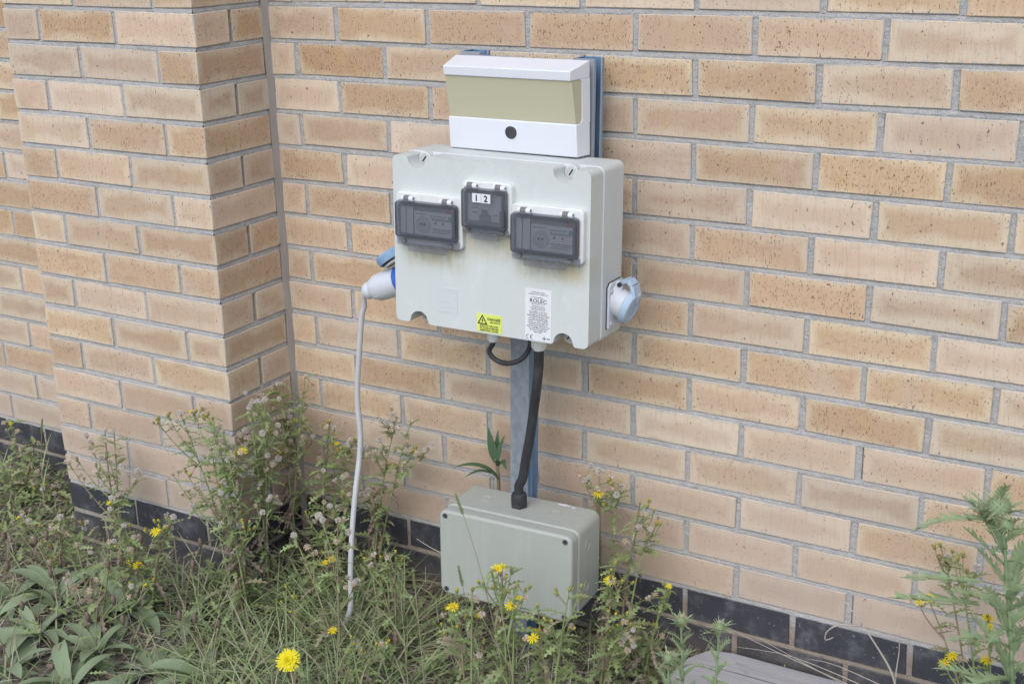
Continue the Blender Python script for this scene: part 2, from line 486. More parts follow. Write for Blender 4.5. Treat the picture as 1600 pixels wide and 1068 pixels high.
# ------------------------------------------------------------------ the ground
def ground_h(x, y):
    h = .018*math.sin(3.1*x+.7)*math.cos(4.3*y) + .010*math.sin(11*x+2*y) + .008*math.cos(9*y-7*x)
    return h * smooth01(0.02, .12, -y) - .004
def make_ground():
    xs = [-60, -20, -8, -4] + [(-2.6 + .05*i) for i in range(105)] + [4, 8, 20, 60]
    ys = [-80, -30, -12, -6, -4, -3, -2.5] + [(-2.1 + .05*i) for i in range(45)] + [.5, 2, 8, 40]
    v = [(x, y, ground_h(x, y) if -2.5 < x < 2.6 and -2 < y < .2 else -.004) for y in ys for x in xs]
    n = len(xs)
    f = [(j*n+i, j*n+i+1, (j+1)*n+i+1, (j+1)*n+i) for j in range(len(ys)-1) for i in range(n-1)]
    mb = MB(); mb.add(v, f)
    o = mb.build('ground', M_soil, sharp=0)
    tag(o, kind='structure')
make_ground()

# ------------------------------------------------------------------ the brick wall
ZO = 1.32
CORNER_X, PIER_W, PIER_Y = -.185, .5525, -.215
wall = thing('brick_wall', 'buff speckled brick wall with a projecting pier and dark blue brick plinth', 'wall')
bm_cache = {}
def brick_mesh(L, D, var, mat):
    """brick with its face at y=0, length L along x, height .065, depth D along +y"""
    key = (round(L, 4), round(D, 4), var, mat.name)
    if key in bm_cache: return bm_cache[key]
    rnd = random.Random(hash((round(L*1e4), var)) & 0xffff)
    bm = bmesh.new()
    bmesh.ops.create_cube(bm, size=1)
    for v in bm.verts:
        v.co = Vector((v.co.x*L, (v.co.y+.5)*D, v.co.z*.0655))
        v.co += Vector((rnd.uniform(-.0018, .0018), rnd.uniform(-.0010, .0010), rnd.uniform(-.0016, .0016)))
    bmesh.ops.bevel(bm, geom=bm.edges[:], offset=.0014, segments=1, affect='EDGES')
    bmesh.ops.triangulate(bm, faces=[f for f in bm.faces if len(f.verts) > 4])
    me = bpy.data.meshes.new('brick'); bm.to_mesh(me); bm.free()
    me.materials.append(mat)
    for nm, ty in (('bl', 'FLOAT_VECTOR'), ('bh', 'FLOAT_VECTOR'), ('br', 'FLOAT')): me.attributes.new(nm, ty, 'POINT')
    for i, v in enumerate(me.vertices):
        me.attributes['bl'].data[i].vector = v.co - Vector((0, D/2, 0)); me.attributes['bh'].data[i].vector = (L/2, D/2, .0325)
    bm_cache[key] = me
    return me
pier = MB()
pier.box(CORNER_X-PIER_W+.0085, CORNER_X-.0085, PIER_Y+.0085, .02, -.12, 2.9)
pier = pier.build('pier', M_mortar, wall, sharp=0)
spots = []      # (parent, centre-of-face, rot z, length, depth, material, variant)
rb = random.Random(5)
for c in range(-21, 18):
    z = ZO - .075*c
    mat = M_plinth if c >= 16 else M_brick
    # main wall, right of the pier
    x0 = CORNER_X + .009
    ph = 0 if c % 2 else .522
    edges = [x0] + [(u+ph)*.225 for u in range(-1, 22) if (u+ph)*.225 > x0 + .03]
    for i in range(len(edges)-1):
        a = edges[i] + (.005 if i else 0); b = edges[i+1]-.005
        j = rb.uniform(-.002, .002)
        spots.append((wall, Vector(((a+b)/2 + j*.5, rb.uniform(-.0012, .0012), z + rb.uniform(-.0012, .0012))), 0, b-a-abs(j), .09, mat))
    # wall left of the pier
    xl = CORNER_X - PIER_W - .012
    phl = -1.075 - (0 if c % 2 == 0 else .1125)
    k = 0
    edges = sorted([xl] + [phl - .225*k for k in range(-2, 12) if phl - .225*k < xl - .03])
    for i in range(len(edges)-1):
        a = edges[i]+.005; b = edges[i+1] - (.005 if i < len(edges)-2 else 0)
        spots.append((wall, Vector(((a+b)/2, rb.uniform(-.0012, .0012), z + rb.uniform(-.001, .001))), 0, b-a, .09, mat))
    # the pier: stretchers and headers bonded round the corner
    full = .215; half = .1025
    px1 = CORNER_X; px0 = CORNER_X - PIER_W
    row = [half, full, full] if c % 2 else [full, full, half]
    x = px0
    for i, L in enumerate(row):
        corner = (i == 2)
        D = (half if c % 2 else .205) if corner else (.205 if (i == 0 and c % 2) else half)
        spots.append((pier, Vector((x+L/2, PIER_Y + rb.uniform(-.001, .001), z + rb.uniform(-.001, .001))), 0, L, D - .001, mat))
        x += L + .010
    if c % 2:       # return shows the end of the corner stretcher, then a second header
        spots.append((pier, Vector((CORNER_X + rb.uniform(-.0008, .0008), PIER_Y+half+.010+.0475, z)), 90, .093, .08, mat))
vis, hid = [], []
for s in spots:
    pts = []
    for dx in (-1, 1):
        for dz in (-1, 1):
            d = Vector((dx*s[3]/2, 0, dz*.0325))
            if s[2]: d = Vector((0, d.x, d.z))
            pts.append(px_of(s[1]+d))
    xs = [p[0] for p in pts]; ys = [p[1] for p in pts]
    ok = max(xs) > 0 and min(xs) < 1600 and max(ys) > 0 and min(ys) < 1068
    (vis if ok else hid).append(s)
for par, p, rz, L, D, mat in vis:
    o = link('plinth_brick' if mat is M_plinth else 'brick', brick_mesh(L, D, rb.randrange(5) if abs(L-.215) < .004 else 0, mat), par)
    o.location = p; o.rotation_euler.z = R_(rz)
    if mat is M_plinth: o['label'] = 'dark blue engineering brick'
for par, nm in ((wall, 'outer_brickwork'), (pier, 'upper_brickwork')):
    grp = [s for s in hid if s[0] is par]
    V, F, BL, BH, BR, MI = [], [], [], [], [], []
    for _, p, rz, L, D, mat in grp:
        me = brick_mesh(L, D, 0, mat); o = len(V); rr = rb.random()
        Mx = Matrix.Translation(p) @ Matrix.Rotation(R_(rz), 4, 'Z')
        for v in me.vertices:
            V.append(tuple(Mx @ v.co)); BL.append((v.co.x, v.co.y-D/2, v.co.z)); BH.append((L/2, D/2, .0325)); BR.append(rr)
        for f in me.polygons:
            F.append(tuple(i+o for i in f.vertices)); MI.append(1 if mat is M_plinth else 0)
    me = bpy.data.meshes.new(nm); me.from_pydata(V, [], F)
    me.materials.append(M_brick); me.materials.append(M_plinth)
    me.polygons.foreach_set('material_index', MI)
    a = me.attributes.new('bl', 'FLOAT_VECTOR', 'POINT'); a.data.foreach_set('vector', np.array(BL, 'f').ravel())
    a = me.attributes.new('bh', 'FLOAT_VECTOR', 'POINT'); a.data.foreach_set('vector', np.array(BH, 'f').ravel())
    a = me.attributes.new('br', 'FLOAT', 'POINT'); a.data.foreach_set('value', np.array(BR, 'f'))
    o = link(nm, me, par); o['kind'] = 'stuff'
def bed(mb, M, L, z, n, rnd):
    '''weather-struck bed joint: tucked in under the upper brick, flush over the lower one'''
    vs = []
    for i in range(n+1):
        x = L*i/n
        j = [rnd.uniform(-.0007, .0007) for _ in range(4)]
        vs += [M @ Vector((x, .0058+j[0], z+.0068)), M @ Vector((x, .0032+j[1], z+.0032+j[2]*1.5)), M @ Vector((x, .0010+j[3], z-.0040+j[2])), M @ Vector((x, .0022, z-.0070))]
    mb.add(vs, [(4*i+k, 4*i+k+1, 4*i+5+k, 4*i+4+k) for i in range(n) for k in range(3)])
mrnd = random.Random(21)
mb = MB()
mb.box(CORNER_X-.01, 4.7, .0085, .11, -.12, 2.9)
mb.box(-3.5, CORNER_X-PIER_W+.01, .0085, .11, -.12, 2.9)
pm = MB()
for c in range(-21, 18):
    z = ZO - .075*c - .0375
    bed(mb, Matrix.Translation((CORNER_X+.010, 0, 0)), 4.6, z, 150, mrnd)
    bed(mb, Matrix.Translation((-3.3, 0, 0)), 3.3+CORNER_X-PIER_W-.008, z, 80, mrnd)
    bed(pm, Matrix.Translation((CORNER_X-PIER_W+.003, PIER_Y, 0)), PIER_W-.006, z, 20, mrnd)
    bed(pm, Matrix.Translation((CORNER_X, PIER_Y+.003, 0)) @ Matrix.Rotation(R_(90), 4, 'Z'), -PIER_Y-.006, z, 8, mrnd)
for par, q, rz, L, D, mat in spots:
    if rz: continue
    x = q.x+L/2; y0 = (PIER_Y if par is pier else 0)+.0018
    if par is pier and x > CORNER_X-.02: continue
    vs = []
    for i in range(4):
        zz = q.z-.034+.068*i/3; j = mrnd.uniform(-.0008, .0008)
        vs += [(x-.0015, y0+.002, zz), (x+.005+j, y0+j, zz), (x+.0115, y0+.002, zz)]
    (pm if par is pier else mb).add(vs, [(3*i+k, 3*i+k+1, 3*i+4+k, 3*i+3+k) for i in range(3) for k in range(2)])
mb.build('mortar', M_mortar, wall, sharp=0)
pm.build('mortar', M_mortar, pier, sharp=0)
# sealed movement joint in the inner corner
mb = MB()
prof = [(CORNER_X-.001, .006), (CORNER_X-.001, -.012), (CORNER_X+.0030, -.0065), (CORNER_X+.0055, -.0025), (CORNER_X+.0095, -.0012), (CORNER_X+.012, .006)]
n = len(prof)
zs = [-.1 + .05*i for i in range(60)]
vs = []
for z in zs:
    for i, (x, y) in enumerate(prof):
        k = .0012*math.sin(z*37+i) + .001*math.sin(z*91+2*i) if 0 < i < n-1 else 0
        vs.append((x+k, y-k, z))
fs = [(j*n+i, j*n+i+1, (j+1)*n+i+1, (j+1)*n+i) for j in range(len(zs)-1) for i in range(n-1)]
mb.add(vs, [f[::-1] for f in fs])
mb.build('joint_sealant', M_seal, wall, sharp=0)

# ------------------------------------------------------------------ post and frame
post = thing('mounting_post', 'galvanised steel channel post with blue film carrying the boxes', 'post', (.4995, -.130, .0))
post.rotation_euler = (R_(-1.2), R_(1.0), 0)
post.location = (.483, -.142, 0)
def channel_y(mb, x0, x1, y0, y1, z0, z1, t=.0025, mat=0):
    """vertical channel, web at y0 (towards the viewer), flanges running back, lips"""
    mb.box(x0, x1, y0, y0+t, z0, z1, mat)
    mb.box(x0, x0+t, y0+t, y1, z0, z1, mat)
    mb.box(x1-t, x1, y0+t, y1, z0, z1, mat+1)
    mb.box(x0+t, x0+.010, y1-t, y1, z0, z1, mat)
    mb.box(x1-.010, x1-t, y1-t, y1, z0, z1, mat)
mb = MB(); channel_y(mb, -.0205, .0205, 0, .0405, -.05, 1.03)
mb.build('channel', [M_galv, M_film], post, bevel=.0008, seg=1)
mb = MB(); mb.box(.0206, .0212, .004, .034, .30, .47); mb.build('film', M_film, post)
framez = thing('frame_tmp', 'x', 'x') if False else None
# upper frame in the post's own space
def rail(xc):
    mb = MB(); t = .0025
    x0, x1 = xc-.0205, xc+.0205; y0, y1 = .031, .0725; z0, z1 = .74, 1.2095
    # channel opening sideways (+x): web on the left, flanges front and back with lips
    mb.box(x0, x0+t, y0, y1, z0, z1, 1)
    mb.box(x0+t, x1, y0, y0+t, z0, z1, 0)
    mb.box(x0+t, x1, y1-t, y1, z0, z1, 1)
    mb.box(x1-t, x1, y0+t, y0+.010, z0, z1, 0)
    mb.box(x1-t, x1, y1-.010, y1-t, z0, z1, 2)
    return mb.build('rail', [M_steelgrey, M_film, M_steelgrey], post, bevel=.0006, seg=1)
rail(-.1285); rail(.1105)
mb = MB()
mb.box(-.108, .090, .0312, .0335, 1.03, 1.2045)
mb.build('back_plate', M_steelgrey, post)
mb = MB(); mb.box(-.15, .131, .0408, .0455, .79, .83); mb.box(-.15, .131, .0408, .0455, .93, .97)
mb.build('cross_bar', M_galv, post)

# ------------------------------------------------------------------ main socket box
sbox = thing('socket_box', 'off-white plastic power socket box with three smoked flaps on the post', 'socket box', (.5019, -.245, .8815), (R_(-1.92), R_(.49), R_(1.67)))
HW, HH, DEP, SEAM = .2013, .1576, .1352, .048
def lid_outline():
    r, nw, nd = .011, .0195, .0225
    p = []
    def arc(cx, cz, rad, a0, a1, n=6):
        for k in range(n+1):
            a = R_(a0 + (a1-a0)*k/n); p.append((cx+rad*math.cos(a), cz+rad*math.sin(a)))
    # bottom edge, left to right, with two U notches
    arc(-HW+r, -HH+r, r, 180, 270)
    for cx in (-.150, .152):
        q = .006
        arc(cx-nw-q, -HH+q, q, 270, 360, 4)
        arc(cx, -HH+nd-nw*.95, nw, 180, 0, 10)
        arc(cx+nw+q, -HH+q, q, 180, 270, 4)
    arc(HW-r, -HH+r, r, 270, 360)
    arc(HW-r, HH-r, r, 0, 90)
    for cx in (.149, -.149):
        q = .006
        arc(cx+nw+q, HH-q, q, 90, 180, 4)
        arc(cx, HH-nd+nw*.95, nw, 0, -180, 10)
        arc(cx-nw-q, HH-q, q, 0, 90, 4)
    arc(-HW+r, HH-r, r, 90, 180)
    return p
mb = MB(); mb.prism(lid_outline(), 0, SEAM)
lid = mb.build('lid', M_lid, sbox, bevel=.0032, seg=3)
mb = MB(); mb.prism(rrect(-HW-.0018, HW+.0018, -HH-.0015, HH+.0015, .013), SEAM+.0015, DEP)
base = mb.build('base', M_base, sbox, bevel=.003, seg=2)
mb = MB(); mb.prism(rrect(-HW+.002, HW-.002, -HH+.002, HH-.002, .011), SEAM-.002, SEAM+.004)
mb.build('seal', M_base, sbox)
MY = Matrix.Rotation(R_(90), 4, 'X')      # local z -> -y (towards the viewer)
for sx, sz in ((-.153, .1475), (.147, .1475), (-.155, -.1500), (.148, -.1500)):
    Mx = Matrix.Translation((sx, .050, sz)) @ MY
    mb = MB(); mb.lathe([(.0130, 0), (.0130, .0145), (.0118, .0155), (0, .0155)], 20, 0, Mx)
    pil = mb.build('screw_pillar', M_base, sbox)
    mb = MB(); mb.lathe([(.0, .0172), (.0090, .0172), (.0097, .0164), (.0097, .010)][::-1], 18, 0, Mx)
    ang = random.uniform(.5, 1.4)
    sc = mb.build('screw', M_screw, pil)
    mb = MB(); mb.box(-.0062, .0062, -.0013, .0013, 0, .0006); 
    sl = mb.build('slot', M_print, pil); sl.matrix_local = Mx @ Matrix.Translation((0, 0, .0170)) @ Matrix.Rotation(ang, 4, 'Z')

def text_mesh(s, size, align='CENTER', bold=0.0, xs=1.0):
    cu = bpy.data.curves.new('t', 'FONT'); cu.body = s; cu.size = size; cu.align_x = align
    cu.resolution_u = 2; cu.offset = bold; cu.fill_mode = 'FRONT'
    to = bpy.data.objects.new('t', cu); col.objects.link(to)
    dg = bpy.context.evaluated_depsgraph_get()
    me = bpy.data.meshes.new_from_object(to.evaluated_get(dg))
    bpy.data.objects.remove(to); bpy.data.curves.remove(cu)
    for v in me.vertices: v.co.x *= xs
    return me
def add_text(mb, s, x, z, size, align='CENTER', bold=0.0, xs=1.0, y=0.0):
    me = text_mesh(s, size, align, bold, xs)
    mb.add([(x+v.co.x, y, z+v.co.y) for v in me.vertices], [tuple(f.vertices) for f in me.polygons], 0, False)
    bpy.data.meshes.remove(me)

def flap(name, x0, x1, ztop, zrim, zc0, zfl, modules):
    """a hinged smoked flap: base frame, cover pane, raised rim, hinges, lower flange"""
    root = MB(); root.prism(rrect(x0-.003, x1+.004, zfl+.002, ztop, .009), -.013, .002)
    fr = root.build('flap_frame', M_offwhite, sbox, bevel=.002, seg=2)
    # dark recess panel seen through the pane
    mb = MB(); mb.box(x0+.008, x1-.008, -.0142, -.0132, zc0+.005, zrim-.005)
    mb.build('recess', M_dark, fr)
    modules(fr, x0+.010, x1-.010, zc0+.007, zrim-.007)
    mb = MB()
    mb.prism(rrect(x0, x1, zfl, zc0+.002, .003), -.0166, -.0146)
    xm0, xm1 = x0+(x1-x0)*.19, x0+(x1-x0)*.79
    mb.prism(rrect(xm0, xm1, zfl-.0095, zfl+.006, .002), -.0190, -.0168)
    cov = mb.build('cover', M_smoke, fr, bevel=.0006, seg=1)
    # raised window: rim walls + front pane
    mb = MB()
    out = rrect(x0+.0015, x1-.0015, zc0, zrim, .007); inn = rrect(x0+.0095, x1-.0095, zc0+.008, zrim-.008, .0025)
    n = len(out)
    vs = [(x, -.0168, z) for x, z in out] + [(x*1, -.0265, z) for x, z in rrect(x0+.003, x1-.003, zc0+.0015, zrim-.0015, .006)] + [(x, -.0270, z) for x, z in inn] + [(x, -.0170, z) for x, z in inn]
    fs = []
    for k in range(3):
        for i in range(n):
            j = (i+1) % n
            fs.append((k*n+i, k*n+j, (k+1)*n+j, (k+1)*n+i))
    mb.add(vs, fs)
    mb.build('rim', M_smokerim, fr)
    mb = MB(); mb.prism(inn, -.0268, -.0256); mb.build('pane', M_smoke, fr)
    w_ = x1-x0
    for q in (.19, .80):
        hx = x0 + w_*q
        MX = Matrix.Translation((hx, -.0185, zrim+.0035)) @ Matrix.Rotation(R_(90), 4, 'Y')
        mb = MB(); mb.lathe([(.0058, -.0052), (.0058, .0052)], 16, 0, MX)
        mb.box(hx-.0052, hx+.0052, -.0235, -.0165, zrim-.007, zrim+.001, 0)
        hg = mb.build('hinge', M_hinge, fr)
        mb = MB(); mb.lathe([(.0052, .0054), (.0052, .0125), (.0045, .0135), (.0022, .0135), (.0022, .0125)], 16, 0, MX)
        mb.lathe([(.0050, -.0105), (.0050, -.0054)], 16, 0, MX)
        mb.box(hx-.0105, hx+.0125, -.0175, -.012, zrim-.001, zrim+.006, 0)
        mb.build('hinge_pin', M_white, fr)
        mb = MB(); mb.lathe([(.0019, .0128), (.0019, .01375)], 8, 0, MX); mb.build('pin_hole', M_print, fr)
    for q in (.12, .86):
        Mx = Matrix.Translation((x0+w_*q, -.0166, zfl+.0075)) @ MY
        mb = MB(); mb.lathe([(.0046, 0), (.0046, .002), (.0034, .0032), (0, .0034)], 14, 0, Mx)
        mb.build('flap_screw', M_hinge, fr)
    mb = MB()
    for q, ww in ((.33, .009), (.47, .003), (.70, .010)):
        mb.box(x0+w_*q-ww/2, x0+w_*q+ww/2, -.0200, -.0192, zfl+.001, zfl+.0035)
    mb.build('moulded_mark', M_hinge, fr)['kind'] = 'stuff'
    return fr
def rcd(fr, x0, x1, z0, z1):
    W = x1-x0; H = z1-z0
    mb = MB()
    mb.box(x0, x0+W*.10, -.0185, -.0146, z0, z1); mb.box(x0+W*.115, x0+W*.24, -.0185, -.0146, z0, z1)
    mb.build('blank_module', M_module, fr, bevel=.0006, seg=1)
    mb = MB(); mb.box(x0+W*.26, x1, -.0180, -.0146, z0, z1*1.0-H*.20)
    b = mb.build('breaker', M_module, fr, bevel=.0006, seg=1)
    mb = MB(); mb.box(x1-W*.14, x1-W*.02, -.0178, -.0152, z1-H*.17, z1-H*.02); mb.build('test_button', M_red, fr)
    mb = MB(); mb.box(x1-W*.10, x1-W*.015, -.0184, -.0181, z1-H*.42, z1-H*.29); mb.build('mark', M_green, fr)
    cx, cz = x0+W*.43, z0+H*.36
    Mx = Matrix.Translation((cx, -.0181, cz)) @ MY
    mb = MB(); mb.lathe([(.0165, 0), (.0165, .0008), (.014, .0012), (0, .0012)], 24, 0, Mx); mb.build('dial', M_dial, fr)
    mb = MB()
    for s_ in (-1, 1): mb.lathe([(.0022, .0013), (.0022, .0022), (0, .0022)], 10, 0, Matrix.Translation((cx+s_*.0035, -.0181, cz+.001)) @ MY)
    for q in (.66, .80): mb.lathe([(.0020, 0.0002), (.0020, .001), (0, .001)], 10, 0, Matrix.Translation((x0+W*q, -.0181, z0+H*.45)) @ MY)
    mb.build('terminal', M_print, fr)
    mb = MB()
    for i, (q0, q1, h) in enumerate(((.30, .52, .70), (.55, .86, .66), (.58, .98, .575), (.60, .97, .53), (.60, .97, .24), (.62, .95, .18), (.60, .90, .12))):
        x = x0+W*q0
        while x < x0+W*q1:
            l = random.uniform(.002, .0065); mb.box(x, min(x+l, x0+W*q1), -.0184, -.0181, z0+H*h, z0+H*h+.0018); x += l+.0016
    mb.build('printing', M_greyprint, fr)['kind'] = 'stuff'
def mcb(fr, x0, x1, z0, z1):
    W = x1-x0; H = z1-z0
    mb = MB(); mb.box(x0+.002, x1-.001, -.0180, -.0146, z0+H*.12, z1)
    mb.build('breaker', M_module, fr, bevel=.0006, seg=1)
    for q, ww in ((.52, .15), (.97, .06)):
        mb = MB(); xc = x0+W*q
        mb.box(xc-W*ww, min(xc+W*ww, x1-.0015), -.0215, -.0181, z0+H*.14, z0+H*.34); mb.box(xc-W*ww*.5, min(xc+W*ww*.5, x1-.0015), -.0240, -.0216, z0+H*.30, z0+H*.50)
        mb.build('toggle', M_dark, fr, bevel=.0008, seg=1)
    mb = MB()
    for q, h in ((.22, .5), (.22, .36), (.78, .32), (.25, .62)):
        mb.box(x0+W*q-.005, x0+W*q+.005, -.0184, -.0181, z0+H*h, z0+H*h+.0016)
    mb.build('printing', M_greyprint, fr)['kind'] = 'stuff'
flap('flap', -.1845, -.0505, .0925, .0790, .0100, -.0058, rcd)
fc = flap('flap', -.0430, .0505, .1255, .1145, .0415, .0310, mcb)
flap('flap', .0565, .1905, .0935, .0800, .0075, -.0058, rcd)
# circuit numbers stuck on the middle pane
mb = MB(); mb.box(-.0165, .0012, -.0277, -.0271, .0905, .1065); mb.box(.0019, .0202, -.0277, -.0271, .0905, .1065)
nl = mb.build('number_label', M_label, fc); nl['label'] = 'white sticker printed 1 2'
mb = MB(); add_text(mb, '1', -.0080, .0930, .0158, bold=.0005, y=-.0279); add_text(mb, '2', .0110, .0930, .0158, bold=.0005, y=-.0279)
mb.build('numerals', M_print, fc, sharp=0)

# danger label
mb = MB(); mb.prism(rrect(-.0250, .0276, -.1540, -.1203, .0012, 2), -.0008, .0005)
dl = mb.build('danger_label', M_yellow, sbox); dl['label'] = 'yellow danger 230 volts label'
mb = MB()
def tri(cx, cz, h, y, hole=.72):
    s_ = h/1.5
    o = [(cx + s_*math.cos(R_(a))*1.0, cz + s_*math.sin(R_(a))) for a in (90, 210, 330)]
    i = [(cx + s_*hole*math.cos(R_(a)), cz + s_*hole*math.sin(R_(a))) for a in (90, 210, 330)]
    vs = [(x, y, z) for x, z in o+i]
    return vs, [(0, 1, 4, 3), (1, 2, 5, 4), (2, 0, 3, 5)]
vs, fs = tri(-.0125, -.1338, .0185, -.0010, .66); mb.add(vs, fs, 0, False)
bolt = [(-.0125+.0018, -.1268), (-.0125-.0024, -.1338), (-.0125-.0002, -.1338), (-.0125-.0018, -.1392), (-.0125+.0026, -.1322), (-.0125+.0004, -.1322)]
mb.add([(x, -.0010, z) for x, z in bolt], [(0, 1, 2), (0, 2, 5), (2, 3, 4), (2, 4, 5)], 0, False)
add_text(mb, 'DANGER', .0118, -.1312, .0068, bold=.0002, y=-.0010)
add_text(mb, '230 VOLTS', .0138, -.1362, .0044, bold=.00015, y=-.0010)
for i, s_ in enumerate(('ISOLATE THIS UNIT', 'AT SOURCE BEFORE', 'REMOVING COVER')):
    add_text(mb, s_,   .0015, -.1437-.0044*i, .0044, bold=.00015, y=-.0010)
mb.build('lettering', M_print, dl, sharp=0)
# maker's notice
mb = MB(); mb.prism(rrect(.0760, .1284, -.1555, -.0606, .0015, 2), -.0008, .0005)
wl = mb.build('notice_label', M_label, sbox); wl['label'] = 'white printed notice label'
mb = MB(); cx = .1022
add_text(mb, 'SUPPLIED AND', cx, -.0672, .0036, y=-.001, xs=1.15); add_text(mb, 'MANUFACTURED BY', cx, -.0708, .0036, y=-.001, xs=1.15)
mb.box(cx-.0125, cx+.008, -.0011, -.001, -.0752, -.0748); mb.box(cx-.0075, cx+.012, -.0011, -.001, -.0762, -.0758)
mb.lathe([(.0009, 0), (0, .0001)], 8, 0, Matrix.Translation((cx-.0140, -.001, -.0762)) @ MY)
add_text(mb, 'ROLEC', cx, -.0850, .0100, bold=.00012, xs=1.12, y=-.001)
add_text(mb, 'SERVICES LTD', cx, -.0886, .0036, y=-.001, xs=1.25)
rs = random.Random(14)
for i, hw_ in enumerate((.0125, .0155, .0140)):      # three lines of illegibly small print
    x = cx-hw_
    while x < cx+hw_-.001:
        l = rs.uniform(.0010, .0035); mb.box(x, min(x+l, cx+hw_), -.0011, -.001, -.0922-.0031*i, -.0911-.0031*i); x += l+.0009
for i, s_ in enumerate(('This installation or part of it is', 'protected by a device which', 'automatically switches off the supply', 'if an earth fault develops. Test', 'quarterly by pressing the button', "marked 'T' or 'Test'. The device", 'should switch off the supply, and', 'should then be switched on to', 'restore the supply. If the device does', 'not switch off the supply when', 'the button is pressed, seek', 'expert advice.')):
    add_text(mb, s_, cx, -.1028-.0034*i, .0031, bold=.00006, y=-.001, xs=.98)
mb.box(cx+.0085, cx+.0165, -.0011, -.001, -.1503, -.1491); mb.box(cx+.0119, cx+.0131, -.0011, -.001, -.1535, -.1459); mb.box(cx+.0180, cx+.0240, -.0011, -.001, -.1503, -.1487)
def ring_arc(cx, cz, r, t, a0, a1, y):
    vs, fs = [], []
    for k in range(13):
        a = R_(a0+(a1-a0)*k/12)
        vs += [(cx+(r-t)*math.cos(a), y, cz+(r-t)*math.sin(a)), (cx+r*math.cos(a), y, cz+r*math.sin(a))]
    for k in range(12): fs.append((2*k, 2*k+1, 2*k+3, 2*k+2))
    return vs, fs
for ex in (-.0195, -.0115):
    vs, fs = ring_arc(cx+ex, -.1497, .0044, .0010, 80, 280, -.001); mb.add(vs, fs, 0, False)
mb.box(cx-.0158, cx-.0122, -.0011, -.001, -.1502, -.1492)
mb.build('lettering', M_print, wl, sharp=0)
# weathered sticker
mb = MB(); mb.prism(rrect(-.1130, -.0655, -.1285, -.0815, .001, 2), -.0006, .0005)
fl = mb.build('faded_label', M_fadedlabel, sbox); fl['label'] = 'bleached blank sticker'
mb = MB()
rs = random.Random(3)
for z in (-.0845, -.089, -.101, -.110, -.119):
    x = -.110
    while x < -.069:
        l = rs.uniform(.002, .007)
        if rs.random() < .6: mb.box(x, x+l, -.0008, -.0007, z, z+.0008)
        x += l+.002
mb.build('faded_print', M_fprint, fl, sharp=0)['kind'] = 'stuff'

# glands under the box
def gland(parent, x, y, z, r, h, mat, name='cable_gland', down=True, n=20):
    s_ = -1 if down else 1
    Mx = Matrix.Translation((x, y, z))
    mb = MB()
    mb.lathe([(r, 0), (r, s_*h*.4), (r*.86, s_*h*.42), (r*.86, s_*h*.8), (r*.6, s_*h), (r*.45, s_*h)] if s_ > 0 else [(r*.45, -h), (r*.6, -h), (r*.86, -h*.8), (r*.86, -h*.42), (r, -h*.4), (r, 0)], n, 0, Mx)
    return mb.build(name, mat, parent)
gland(sbox, -.0185, .050, -HH-.001, .0135, .029, M_offwhite)
gland(sbox, .0760, .054, -HH-.001, .0170, .033, M_offwhite)

# socket on the right-hand side
sock = MB()
xr = HW+.0018
def yzprism(mb, poly, x0, x1, mat=0):
    n = len(poly)
    vs = [(x0, y, z) for y, z in poly] + [(x1, y, z) for y, z in poly]
    fs = [tuple(range(n))[::-1], tuple(range(n, 2*n))] + [(i, (i+1) % n, (i+1) % n+n, i+n) for i in range(n)]
    mb.add(vs, fs, mat)
fl_out = [(.069, -.137), (.134, -.139), (.134, -.060), (.126, -.054), (.078, -.054), (.069, -.062)]
yzprism(sock, fl_out, xr+.001, xr+.006)
so = sock.build('side_socket', M_sockgrey, sbox, bevel=.0015, seg=2)
mb = MB(); yzprism(mb, [(y+(.001 if y > .1 else -.001), z+(.001 if z > -.09 else -.001)) for y, z in fl_out], xr, xr+.0012); mb.build('gasket', M_gasket, so)
def sock_axis(side, y, z, tilt):
    """frame at the socket flange: local z runs out along the tilted socket"""
    d = Vector((side*math.cos(tilt), 0, -math.sin(tilt)))
    return Matrix.Translation((side*xr, y, z)) @ d.to_track_quat('Z', 'Y').to_matrix().to_4x4()
AX = sock_axis(1, .102, -.089, R_(20))
mb = MB(); mb.lathe([(.031, -.006), (.0285, .006), (.0270, .014), (.0275, .0255)], 28, 0, AX); mb.build('barrel', M_sockgrey, so)
mb = MB(); mb.lathe([(.0305, .0262), (.0322, .0275), (.0322, .0355), (.0300, .0395), (.0250, .0415), (.022, .0415), (.020, .0395), (0, .0395)], 28, 0, AX)
cap = mb.build('socket_cap', M_paleblue, so)
mb = MB(); mb.box(-.009, .009, -.004, .004, 0, .002); q = mb.build('cap_plate', M_sockgrey, cap); q.matrix_local = AX @ Matrix.Translation((0.004, .022, .0400)) @ Matrix.Rotation(R_(90), 4, 'Z')
# hinge lug over the top of the socket
mb = MB()
yzprism(mb, [(.090, -.070), (.116, -.070), (.116, -.058), (.110, -.053), (.097, -.053), (.090, -.058)], xr+.006, xr+.020)
mb.build('hinge_block', M_sockgrey, so, bevel=.002)
mb = MB()
pts = [Vector((xr+.017, 0, -.0545)), Vector((xr+.030, 0, -.049)), Vector((xr+.040, 0, -.058)), Vector((xr+.0445, 0, -.080))]
for i in range(3):
    a, b = pts[i], pts[i+1]; d = (b-a).normalized(); nrm = Vector((d.z, 0, -d.x))*-.004
    hw = (.010, .012, .014, .015)
    vs = []
    for p_, h_ in ((a, hw[i]), (b, hw[i+1])):
        for sy in (-1, 1):
            for sn in (-1, 1): vs.append((p_.x+nrm.x*sn, .102+sy*h_, p_.z+nrm.z*sn))
    mb.add(vs, [(0, 1, 3, 2), (4, 6, 7, 5), (0, 4, 5, 1), (2, 3, 7, 6), (0, 2, 6, 4), (1, 5, 7, 3)], 0, False)
mb.build('cap_arm', M_paleblue, cap, bevel=.001)
